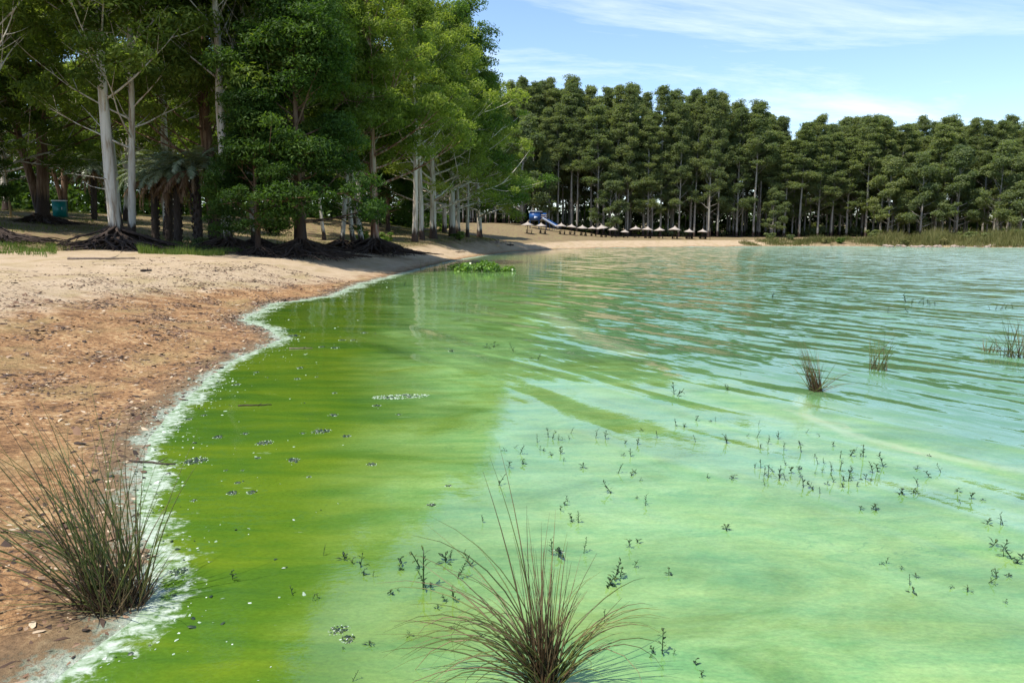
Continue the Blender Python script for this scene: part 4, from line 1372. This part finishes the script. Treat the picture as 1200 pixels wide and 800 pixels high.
ROCK = [rock_mesh(rl) for _ in range(5)]
for k in range(70):
    px = rl.uniform(1035, 1215)
    x, y, z = march(px, rl.uniform(288.2, 290.2))
    o = obj('rock', ROCK[k % 5], None, (x, y + rl.uniform(0, 1.2), max(0, z) + 0.05), rl.uniform(0, 6), float(rl.uniform(0.5, 1.4)))
    tag(o, 'pale reddish rock on the stony bank under the tall reeds', 'rock', 'rocks on the stony bank')
for k in range(14):
    px = rl.uniform(568, 592)
    x, y, z = march(px, rl.uniform(281.5, 285.5))
    o = obj('rock', ROCK[k % 5], None, (x, y, z + 0.03), rl.uniform(0, 6), float(rl.uniform(0.25, 0.6)))
    tag(o, 'reddish stone in the heap above the short dark log', 'rock', 'stones heaped on the far sand')

# teal bin, pole, little boxes
Xb, Yb = col_x(73, 68), 68
bn = thing('bin', 'teal green upright box bin with pale lid edge beside the forked gum', 'bin', (Xb, Yb, gz(Xb, Yb)), 0.25, 1.0)
obj('body', MB().box((0, 0, 0.72), (0.98, 0.85, 1.4)).mesh('body', M['teal'], False), bn)
obj('lid', MB().box((0, -0.02, 1.46), (1.06, 0.95, 0.1), 0, 0.05).mesh('lid', M['white_trim'], False), bn)
dr_ = obj('door_panel', MB().box((0, -0.435, 0.66), (0.82, 0.03, 1.1)).mesh('door_panel', M['teal'], False), bn)
obj('handle', MB().box((0.28, -0.46, 0.75), (0.05, 0.04, 0.2)).mesh('handle', M['white_trim'], False), dr_)
Xp, Yp = col_x(15, 60), 60
zp = gz(Xp, Yp)
o = obj('pole', MB().tube([(0, 0, -0.3), (-0.05, 0, 2.5), (-0.25, 0, 5.2)], [0.09, 0.08, 0.07], 8).mesh('pole', M['pole']), None, (Xp, Yp, zp))
tag(o, 'thin yellowish wooden pole standing near the left gum', 'pole')
x, y, z = march(832, 281.5)
o = obj('pole', MB().tube([(0, 0, -0.3), (0, 0, 1.2), (0.04, 0, 2.6)], [0.05, 0.045, 0.04], 6).mesh('pole', M['wood_dark']), None, (x, y, z))
tag(o, 'thin dark post on the far sand past the umbrella row', 'post')


# ------------------------------------------------------------------ beach litter and shore scum flecks
def flakes(name, pos, size, mat, tint, rng, label, cat, thick=0.25, elong=1.6):
    n = len(pos)
    az = rng.uniform(0, 6.28, n)
    k = 6
    a = np.linspace(0, 2 * np.pi, k, endpoint=False)[None, :] + rng.normal(size=(n, k)) * 0.25
    rr = size[:, None] * (0.6 + 0.6 * rng.random((n, k))) * 0.5
    lx = np.cos(a) * rr * elong
    ly = np.sin(a) * rr
    X = lx * np.cos(az)[:, None] - ly * np.sin(az)[:, None]
    Yv = lx * np.sin(az)[:, None] + ly * np.cos(az)[:, None]
    tl_ = rng.normal(size=(n, 2)) * 0.22
    Z = X * tl_[:, :1] + Yv * tl_[:, 1:]
    ring = np.stack([pos[:, None, 0] + X, pos[:, None, 1] + Yv, pos[:, None, 2] + Z], -1)
    top = pos + np.column_stack([rng.normal(size=n) * size * 0.1, rng.normal(size=n) * size * 0.1, size * thick])
    V = np.concatenate([ring, top[:, None, :]], 1).reshape(-1, 3)
    i = np.arange(n)[:, None, None] * (k + 1)
    j = np.arange(k)
    t = np.stack([j, (j + 1) % k, np.full(k, k)], -1)[None]
    me = mesh_np(name, V, (i + t).reshape(-1, 3), mat, {'tint': np.repeat(tint, k + 1)})
    return me


rk = np.random.default_rng(15)
P = np.column_stack([rk.uniform(-17, -1.5, 420000), rk.uniform(3.2, 36, 420000)])
s = shore_sd(P)
vis = np.abs(P[:, 0] / P[:, 1]) < 0.8
pn = patch_noise(P, 0.7)
dens = np.interp(s, [0.05, 0.3, 1.5, 4.5, 7, 13], [0.9, 0.95, 0.75, 0.7, 0.14, 0.03]) * np.clip(0.5 + 1.3 * pn, 0.06, 1) * (0.45 + 0.75 * np.exp(-((np.mod(s + 0.35 * pn, 1.5) - 0.5) / 0.25) ** 2)) * np.interp(P[:, 1], [3, 14, 34], [1, 0.7, 0.45])
k = (s > 0.02) & vis & (rk.random(len(P)) < dens)
P = P[k]
z = ground_z(P)
sz = np.clip(rk.lognormal(-3.75, 0.5, len(P)) * np.interp(P[:, 1], [4, 14, 30], [0.85, 1.25, 1.5]), 0.010, 0.10)
me = flakes('leaf_litter', np.column_stack([P, z - 0.002]), sz, M['litter'], np.clip(rk.normal(0.38, 0.36, len(P)), 0, 1), rk, '', '', 0.18, 2.6)
o = obj('leaf_litter', me)
tag(o, 'brown bark chips and leaf litter strewn over the red shore', 'litter')
o['kind'] = 'stuff'
# froth flecks along the water line
P = np.column_stack([rk.uniform(-9, -1.2, 90000), rk.uniform(3.2, 40, 90000)])
s = shore_sd(P)
pn = patch_noise(P, 1.3)
dens = np.interp(s, [-3.0, -1.2, -0.55, -0.1, 0.25, 0.45], [0.0, 0.012, 0.08, 0.5, 0.4, 0.0]) * np.clip(0.5 + 1.4 * pn, 0.02, 1)
k = rk.random(len(P)) < dens
P = P[k]
z = np.maximum(ground_z(P), 0.0)
sz = np.clip(rk.lognormal(-4.2, 0.45, len(P)) * np.interp(P[:, 1], [4, 20], [0.75, 1.5]), 0.006, 0.05)
me = flakes('scum_flecks', np.column_stack([P, z + 0.001]), sz, M['froth'], np.clip(rk.normal(0.6, 0.3, len(P)), 0, 1), rk, '', '', 0.14, 1.5)
o = obj('scum_flecks', me)
tag(o, 'pale dried algae froth crusted along the water edge', 'froth')
o['kind'] = 'stuff'
k = rk.random(len(P)) < 0.16
P2 = P[k] + rk.normal(size=(k.sum(), 2)) * 0.05
me = flakes('shore_debris', np.column_stack([P2, np.maximum(ground_z(P2), 0) + 0.004]), np.clip(rk.lognormal(-3.9, 0.4, len(P2)), 0.010, 0.06), M['float_leaf'], rk.random(len(P2)) * 0.6, rk, '', '', 0.3)
o = obj('shore_debris', me)
tag(o, 'dark wet leaves caught in the pale froth along the shore', 'debris')
o['kind'] = 'stuff'


# ------------------------------------------------------------------ tussocks of sedge
def blade_path(rng, base, az, tilt, ln, bend, n=9):
    s = np.linspace(0, 1, n)
    ang = tilt + bend * s ** 1.5
    dr = np.concatenate([[0], np.cumsum(np.sin((ang[1:] + ang[:-1]) / 2))]) * ln / (n - 1)
    dz = np.concatenate([[0], np.cumsum(np.cos((ang[1:] + ang[:-1]) / 2))]) * ln / (n - 1)
    if rng.random() < 0.14:          # a snapped blade
        ang = np.where(s > rng.uniform(0.4, 0.8), ang + rng.uniform(0.5, 1.4), ang)
    tw = rng.normal() * 0.25 * s ** 2
    return np.column_stack([base[0] + np.cos(az + tw) * dr, base[1] + np.sin(az + tw) * dr, base[2] + dz])


def blade_mesh(rng, base, az, tilt, ln, bend, r, mat, t0, t1):
    P_ = blade_path(rng, base, az, tilt, ln, bend)
    s = np.linspace(0, 1, len(P_))
    mb = MB().tube(P_, r * (1 - s ** 1.8 * 0.88), 3, a=np.clip(t0 + (t1 - t0) * np.clip(s * 1.6, 0, 1), 0, 1), cap=False)
    return mb


def tussock(name, label, loc, seed, spec, n_core, core_h, core_r, core_tilt, r=0.0035, scale=1.0, core_az=None):
    """spec: list of (count, azimuth, azimuth spread, tilt range, length range, bend range, brown share)"""
    rng = np.random.default_rng(seed)
    root = thing(name, label, 'grass tussock', loc, 0, scale)
    core = MB()
    for i in range(n_core):
        a = rng.uniform(0, 6.28); q = core_r * math.sqrt(rng.random())
        az = rng.uniform(0, 6.28) if core_az is None else core_az + rng.normal() * 0.8
        b = blade_path(rng, (math.cos(a) * q, math.sin(a) * q, -0.04), az, abs(rng.normal(core_tilt, 0.12)), core_h * rng.uniform(0.35, 1.1), rng.uniform(0, 0.5), 7)
        s = np.linspace(0, 1, 7)
        core.tube(b, r * rng.uniform(0.7, 1.3) * (1 - 0.85 * s), 3, a=np.clip(rng.normal(0.45, 0.3) + 0.2 * s, 0, 1), cap=False)
    c = obj('core', core.mesh('core', M['sedge_brown']), root)
    c['kind'] = 'stuff'
    for (cnt_, az, asp, tl, ll, bl, br) in spec:
        for i in range(cnt_):
            a = rng.uniform(0, 6.28); q = core_r * math.sqrt(rng.random()) * 1.1
            brown = rng.random() < br
            mb = blade_mesh(rng, (math.cos(a) * q, math.sin(a) * q, -0.03), az + rng.normal() * asp, rng.uniform(*tl), rng.uniform(*ll), rng.uniform(*bl), r * rng.uniform(0.75, 1.25), None,
                            rng.uniform(0.0, 0.25), rng.uniform(0.45, 1.0))
            obj('blade', mb.mesh('blade', M['sedge_brown'] if brown else M['sedge']), root)
    return root


PI = math.pi
p = on_water(138, 708)
tussock('sedge_tussock', 'tall green and straw sedge tussock growing in the scum at the sand edge', (p[0], p[1], gz(p[0], p[1]) if sdf(p[0], p[1]) > 0 else 0.0), 3,
        [(56, PI, 0.6, (0.08, 0.5), (0.85, 1.45), (0.05, 0.6), 0.2),
         (30, PI, 0.4, (0.45, 0.9), (0.8, 1.3), (0.2, 0.8), 0.25),
         (32, 0.6, 1.7, (0.0, 0.25), (0.6, 1.1), (0.05, 0.5), 0.15),
         (18, 0.0, 0.8, (0.1, 0.5), (0.35, 0.75), (0.1, 0.6), 0.2),
         (22, PI, 0.5, (0.95, 1.35), (0.5, 0.95), (0.2, 0.5), 0.8)],
        190, 0.40, 0.16, 0.5, 0.0048)
p = on_water(640, 806)
tussock('sedge_tussock', 'arching sedge tussock with brown upright heart standing in open green water', (p[0], p[1], 0.0), 4,
        [(18, 2.2, 1.6, (0.0, 0.10), (0.6, 0.95), (0.0, 0.25), 0.7),
         (3, 2.7, 0.3, (0.10, 0.18), (1.15, 1.3), (0.1, 0.3), 0.4),
         (24, PI, 0.5, (0.15, 0.55), (0.75, 1.15), (1.0, 2.0), 0.35),
         (18, PI, 0.55, (0.55, 0.95), (0.7, 1.05), (0.7, 1.5), 0.35),
         (22, 0.0, 0.7, (0.12, 0.6), (0.4, 0.75), (0.3, 1.2), 0.12),
         (8, 0.1, 0.4, (0.3, 0.6), (0.7, 0.9), (1.2, 2.0), 0.15),
         (9, -1.6, 0.8, (0.3, 0.9), (0.3, 0.7), (0.6, 1.5), 0.3),
         (12, 2.6, 1.2, (0.3, 0.8), (0.6, 1.0), (1.8, 2.6), 0.5)],
        80, 0.70, 0.055, 0.05, 0.0044)
p = on_water(957, 458)
tussock('sedge_tussock', 'leaning rust brown reed tuft at the start of the foam line', (p[0], p[1], 0.0), 5,
        [(24, 2.8, 0.5, (0.15, 0.42), (0.5, 0.85), (0.0, 0.3), 0.6), (20, 1.0, 2.2, (0.3, 1.1), (0.3, 0.7), (0.2, 1.2), 0.2)], 60, 0.5, 0.08, 0.25, 0.0055, 1.0, PI)
p = on_water(1028, 433)
tussock('sedge_tussock', 'thin green reed tuft in the rippled water beside the rust brown tuft', (p[0], p[1], 0.0), 6,
        [(24, 1.0, 2.2, (0.05, 0.5), (0.4, 0.8), (0.0, 0.5), 0.1)], 10, 0.3, 0.14, 0.2, 0.0055)
p = on_water(1188, 418)
tussock('sedge_tussock', 'sparse reed tuft with one long leaning stem in rippled water', (p[0], p[1], 0.0), 7,
        [(22, 1.0, 2.2, (0.05, 0.45), (0.4, 0.95), (0.0, 0.4), 0.3), (4, PI, 0.2, (0.8, 1.0), (0.7, 1.0), (0, 0.2), 0.5)], 14, 0.35, 0.2, 0.2, 0.006)
p = on_water(1162, 412)
tussock('sedge_tussock', 'small weed tuft beside the sparse reed tuft', (p[0], p[1], 0.0), 8,
        [(16, 1.0, 2.2, (0.1, 0.9), (0.15, 0.4), (0.0, 0.5), 0.3)], 20, 0.15, 0.15, 0.4, 0.006)


# ------------------------------------------------------------------ water weed by the far sand
def sprout_mesh(rng, h, leaves, lw, ll, lean=0.15, flop=0.0):
    """an upright stem with pairs of narrow leaves"""
    st, lf = MB(), MB()
    s = np.linspace(0, 1, 6)
    ld = rng.uniform(0, 6.28)
    P_ = np.column_stack([math.cos(ld) * lean * h * s ** 1.5, math.sin(ld) * lean * h * s ** 1.5, -0.04 + (h + 0.04) * s])
    st.tube(P_, 0.0042 * (1 - 0.45 * s) * (1 + h), 5, a=0.25)
    for i in range(leaves):
        u = 0.25 + 0.75 * (i + 0.5) / leaves
        c = np.array([np.interp(u, s, P_[:, k_]) for k_ in range(3)])
        az = i * 2.4 + rng.normal() * 0.3
        el = rng.uniform(0.2, 1.0) * (1 - flop)
        l = ll * rng.uniform(0.7, 1.2) * (1.1 - 0.45 * u)
        d = np.array([math.cos(az) * math.cos(el), math.sin(az) * math.cos(el), math.sin(el)])
        sd_ = np.array([-math.sin(az), math.cos(az), 0]) * lw * rng.uniform(0.7, 1.2) * 0.5
        nrm = np.cross(d, sd_); nrm /= np.linalg.norm(nrm) + 1e-9
        mid = c + d * l * 0.5 + np.array([0, 0, l * 0.07])
        tip = c + d * l - np.array([0, 0, l * 0.1])
        th = nrm * lw * 0.10
        V = [c, mid + sd_, tip, mid - sd_, mid + th, mid - th]
        lf.raw(V, t=[[0, 1, 4], [1, 2, 4], [2, 3, 4], [3, 0, 4], [0, 5, 1], [1, 5, 2], [2, 5, 3], [3, 5, 0]], a=float(np.clip(0.15 + 0.6 * u ** 2 + rng.normal() * 0.15, 0, 1)))
    return st.mesh('stem', M['sprout']), lf.mesh('leaves', M['sprout'], False)


rs_ = np.random.default_rng(21)
S_TALL = [sprout_mesh(rs_, rs_.uniform(0.14, 0.24), int(rs_.integers(9, 20)), rs_.uniform(0.013, 0.022), rs_.uniform(0.045, 0.07), rs_.uniform(0.05, 0.3)) for _ in range(6)]
S_MID = [sprout_mesh(rs_, rs_.uniform(0.06, 0.14), int(rs_.integers(4, 11)), rs_.uniform(0.014, 0.026), rs_.uniform(0.04, 0.075), rs_.uniform(0.05, 0.5)) for _ in range(10)]
S_LOW = [sprout_mesh(rs_, rs_.uniform(0.025, 0.06), int(rs_.integers(4, 9)), rs_.uniform(0.016, 0.028), rs_.uniform(0.05, 0.085), 0.4, rs_.uniform(0.3, 0.8)) for _ in range(8)]


def sprout(px, py, kind='mid', sc_=1.0, label=None, group=None):
    p_ = on_water(px, py)
    src = {'tall': S_TALL, 'mid': S_MID, 'low': S_LOW}[kind]
    st, lf = src[rs_.integers(0, len(src))]
    if label is None:
        label, group = {'tall': ('tall leafy water plant standing up from the green water near the arching sedge', 'tall water plants near the arching sedge'),
                        'mid': ('small upright dark water sprout poking out of the green film', 'small upright water sprouts'),
                        'low': ('flat tuft of dark leaves floating on the green film', 'flat floating leaf tufts')}[kind]
    r = thing('water_plant', label, 'water plant', (p_[0], p_[1], 0.0), float(rs_.uniform(0, 6.28)), float(sc_ * rs_.uniform(0.42, 1.0)), group)
    r.rotation_euler = (rs_.normal() * 0.22, rs_.normal() * 0.22, r.rotation_euler[2])
    obj('stem', st, r)
    obj('leaves', lf, r)
    return r


CL = 'crowded dark sprout in the dense water plant patch in open scum'
CG = 'sprouts of the dense patch'
c5 = [(125, 352), (197, 367), (145, 428), (213, 415), (278, 313), (328, 288), (365, 265), (350, 297), (378, 302), (393, 303), (435, 270), (290, 350), (345, 372), (390, 365), (402, 400), (492, 432),
      (552, 295), (597, 298), (768, 258), (687, 317), (745, 325), (680, 375), (717, 380), (655, 457), (718, 467), (745, 455), (627, 553), (740, 575), (785, 610), (420, 590), (403, 605), (388, 630),
      (1020, 210), (1090, 215), (1115, 215), (930, 237), (965, 240), (1170, 315), (1020, 310), (1078, 480), (1188, 487), (1160, 722), (750, 782), (170, 340), (95, 515), (310, 352), (430, 300), (840, 293), (762, 490)]
for i, (a, b) in enumerate(c5):
    sprout(560 + a * .25, 440 + b * .25, 'low' if i % 3 == 0 else 'mid', 0.95)
c6 = [(118, 237), (155, 243), (163, 192), (240, 250), (348, 224), (403, 236), (457, 277), (168, 284), (200, 267), (262, 290), (325, 270), (330, 298), (147, 360), (172, 362), (40, 262), (62, 400), (185, 392), (190, 432), (200, 398),
      (222, 375), (240, 402), (245, 390), (270, 407), (272, 350), (290, 382), (327, 366), (330, 396), (340, 434), (378, 444), (403, 460), (383, 382), (395, 345), (412, 376), (378, 320), (420, 346), (430, 424), (450, 372), (458, 416),
      (482, 322), (482, 372), (488, 435), (500, 410), (512, 412), (520, 312), (525, 377), (527, 400), (537, 300), (545, 432), (558, 316), (572, 316), (580, 406), (610, 380), (630, 372), (653, 357)]
for i, (a, b) in enumerate(c6):
    sprout(840 + a * .3, 440 + b * .3, 'mid' if i % 5 else 'low', 1.05, CL, CG)
c6b = [(710, 464), (722, 460), (787, 430), (768, 460), (792, 462), (565, 522), (610, 524), (623, 523), (660, 732), (830, 314), (877, 377), (783, 362), (832, 395), (938, 452), (995, 482), (1040, 487), (955, 500), (1058, 578), (1108, 582),
       (1075, 664), (1115, 682), (1118, 704), (1157, 718), (1192, 714), (1095, 782), (1138, 782), (1080, 782), (35, 600), (43, 56), (640, 735), (1120, 586), (1180, 735)]
for i, (a, b) in enumerate(c6b):
    sprout(840 + a * .3, 440 + b * .3, 'low' if i % 2 else 'mid', 0.95)
for (a, b, kd, sc_) in [(287, 418, 'mid', .8), (295, 447, 'low', .9), (445, 428, 'low', 1.0), (515, 440, 'low', .7), (660, 489, 'low', .5), (595, 408, 'mid', .7), (255, 355, 'low', .6), (310, 385, 'low', .5)]:
    sprout(980 + a * .3, 560 + b * .3, kd, sc_)
for (x, y, kd, sc_) in [(684, 648, 'tall', .85), (647, 650, 'tall', .75), (654, 652, 'low', 1.2), (720, 680, 'tall', .9), (727, 674, 'mid', 1.3), (712, 686, 'low', 1.3), (737, 640, 'mid', 1.1), (743, 664, 'mid', 1.0), (776, 766, 'tall', .85),
                        (761, 770, 'mid', .7), (767, 765, 'mid', .7), (789, 767, 'mid', .4), (708, 728, 'tall', .7), (814, 778, 'low', .6), (822, 794, 'mid', .7), (784, 674, 'low', .8), (672, 612, 'mid', 1.1), (678, 612, 'mid', 1.0),
                        (379, 651, 'tall', .55), (366, 703, 'tall', .62), (372, 700, 'mid', .8), (437, 676, 'tall', .5), (496, 690, 'tall', 1.5), (499, 688, 'tall', 1.1), (505, 690, 'tall', .8), (492, 664, 'mid', 1.2), (527, 656, 'tall', .8), (536, 678, 'tall', .75),
                        (521, 658, 'low', 1.1), (471, 660, 'low', 1.0), (470, 668, 'low', .7), (457, 695, 'low', .8), (467, 692, 'low', .7), (432, 755, 'low', .9), (413, 798, 'mid', .8), (524, 705, 'mid', .7), (531, 702, 'mid', .9), (536, 706, 'mid', .8),
                        (512, 713, 'low', .6), (531, 736, 'low', .7), (552, 663, 'mid', .9), (566, 612, 'tall', .5), (273, 679, 'tall', .65), (480, 745, 'low', .5), (402, 760, 'low', .5), (343, 696, 'mid', .6), (402, 655, 'low', 1.1), (412, 660, 'low', 1.0), (422, 664, 'mid', .8), (425, 673, 'low', 1.0),
                        (473, 335, 'mid', 4.0), (602, 412, 'mid', 2.0), (580, 406, 'low', 2.0), (571, 408, 'low', 1.8), (622, 420, 'low', 1.6), (630, 422, 'mid', 1.2), (530, 412, 'low', 1.4), (790, 462, 'mid', 1.6), (793, 464, 'mid', 1.3), (853, 457, 'mid', 1.1), (868, 438, 'low', 1.2)]:
    sprout(x, y, kd, sc_, *(('single water sprout far out on the deep green calm water', 'sprouts far out on the calm water') if y < 470 else (None, None)))
for (x, y) in [(1076, 356), (1082, 357), (1088, 357), (1068, 357), (1090, 359), (1096, 358), (1062, 355), (1160, 363), (1166, 363), (1172, 363), (1178, 362), (1187, 362), (905, 350), (968, 355), (1040, 366), (1064, 366)]:
    sprout(x, y, 'mid', 2.4, 'distant dark stem in the rippled open water', 'distant stems in the rippled water')

# leafy raft
p = on_water(556, 317)
raft = thing('water_weed_raft', 'bright leafy water weed raft floating just off the far sand', 'water weed', (p[0], p[1], 0))
rr_ = np.random.default_rng(33)
cen = np.column_stack([rr_.normal(0.3, 1.15, 60).clip(-2.2, 2.3), rr_.normal(0, 1.6, 60), rr_.uniform(0.0, 0.42, 60)])
cen[:, 2] *= np.clip(1.2 - np.abs(cen[:, 0] - 0.3) / 2.2, 0.15, 1)
v, q, tint = leaf_cloud(cen, rr_.uniform(0.2, 0.4, 60), 36, 0.20, 0.13, rr_, 0.7, 0.8)
obj('leaves', mesh_np('leaves', v, q, M['weed'], {'tint': tint}), raft)
mb = MB()
for c in cen[:40]:
    mb.tube([(c[0], c[1], -0.1), (c[0] * 1.02, c[1], c[2] * 0.5), (c[0] * 1.04, c[1], c[2] + 0.15)], [0.02, 0.016, 0.008], 4, cap=False)
obj('stems', mb.mesh('stems', M['weed']), raft)
mb = MB()
for i in range(70):
    x0, y0 = rr_.normal(-1.9, 0.9), rr_.normal(0.2, 1.6)
    mb.tube(blade_path(rr_, (x0, y0, -0.05), rr_.uniform(0, 6.28), rr_.uniform(0, 0.4), rr_.uniform(0.3, 0.9), rr_.uniform(0, 0.5), 6), 0.014 * np.linspace(1, 0.2, 6), 3, a=0.4, cap=False)
obj('reeds', mb.mesh('reeds', M['sedge']), raft)


# ------------------------------------------------------------------ floating debris
def debris_parts(rng, R, nf, nl):
    a = rng.uniform(0, 6.28, nf); q = R * np.sqrt(rng.random(nf))
    pos = np.column_stack([np.cos(a) * q * 1.3, np.sin(a) * q, np.full(nf, 0.001)])
    f = flakes('froth', pos, np.clip(rng.lognormal(-4.4, 0.4, nf), 0.006, 0.03), M['froth'], np.clip(rng.normal(0.6, 0.25, nf), 0, 1), rng, '', '', 0.2)
    a = rng.uniform(0, 6.28, nl); q = R * 0.7 * np.sqrt(rng.random(nl))
    pos = np.column_stack([np.cos(a) * q * 1.3, np.sin(a) * q, np.full(nl, 0.003)])
    l = flakes('leaves', pos, np.clip(rng.lognormal(-3.8, 0.35, nl), 0.012, 0.045), M['float_leaf'], rng.random(nl) * 0.8, rng, '', '', 0.45, 1.8)
    return f, l


DEB = [debris_parts(rk, 0.075, 16, 26), debris_parts(rk, 0.12, 40, 40), debris_parts(rk, 0.05, 12, 8), debris_parts(rk, 0.20, 260, 26)]
for (a, b, k_, sc_) in [(185, 440, 0, 1.1), (290, 427, 2, 1.2), (370, 462, 1, 1.0), (340, 522, 0, .8), (480, 530, 0, 1.0), (100, 532, 1, 1.6), (262, 618, 0, .7), (240, 658, 0, .9), (318, 655, 0, .9), (585, 418, 1, 1.1), (685, 437, 0, 1.2),
                        (785, 547, 1, .8), (640, 268, 2, 1.4), (495, 213, 2, 1.6), (900, 282, 3, 1.8), (635, 355, 2, 1.6), (805, 318, 2, 1.4), (505, 170, 2, 1.8), (335, 187, 2, 1.5), (90, 688, 2, 1.0), (515, 425, 2, 1.0), (540, 595, 2, .8),
                        (890, 352, 2, 1.2), (130, 355, 2, 1.4), (70, 370, 2, 1.3), (260, 235, 2, 1.6), (590, 88, 2, 2.0), (643, 92, 2, 2.2), (712, 62, 2, 2.2), (670, 62, 2, 2.0), (755, 33, 2, 2.6), (480, 45, 0, 3.0), (570, 205, 2, 1.2), (215, 570, 2, .6), (280, 570, 2, .6), (1085, 630, 2, 1.0), (1020, 705, 0, 1.0), (1095, 105, 2, 1.6)]:
    p = on_water(200 + a * .3, 380 + b * .3)
    r = thing('floating_debris', 'small knot of dark leaves and pale froth adrift on the deep green water' if k_ != 3 else 'long pale froth streak adrift on the deep green water', 'debris', (p[0], p[1], 0.0), float(rk.uniform(0, 6.28)) if k_ != 3 else 0.2, float(sc_ * rk.uniform(0.55, 0.85)) if k_ != 3 else (1.5, 0.8, 1.0), 'leaf and froth knots adrift' if k_ != 3 else None)
    obj('froth', DEB[k_][0], r); obj('leaves', DEB[k_][1], r)
for (x, y, k_, sc_, lab) in [(396, 738, 1, .5, 'leaf and froth knot beside the pale film edge below the small sprouts'), (408, 748, 0, .6, 'froth scrap trailing the leaf knot by the film edge'),
                             (208, 670, 1, .6, 'grey and white froth clump just right of the tall left sedge tussock'), (655, 646, 2, .8, 'white froth bit by the tall water plants')]:
    p = on_water(x, y)
    r = thing('floating_debris', lab, 'debris', (p[0], p[1], 0.0), float(rk.uniform(0, 6.28)), sc_)
    obj('froth', DEB[k_][0], r); obj('leaves', DEB[k_][1], r)
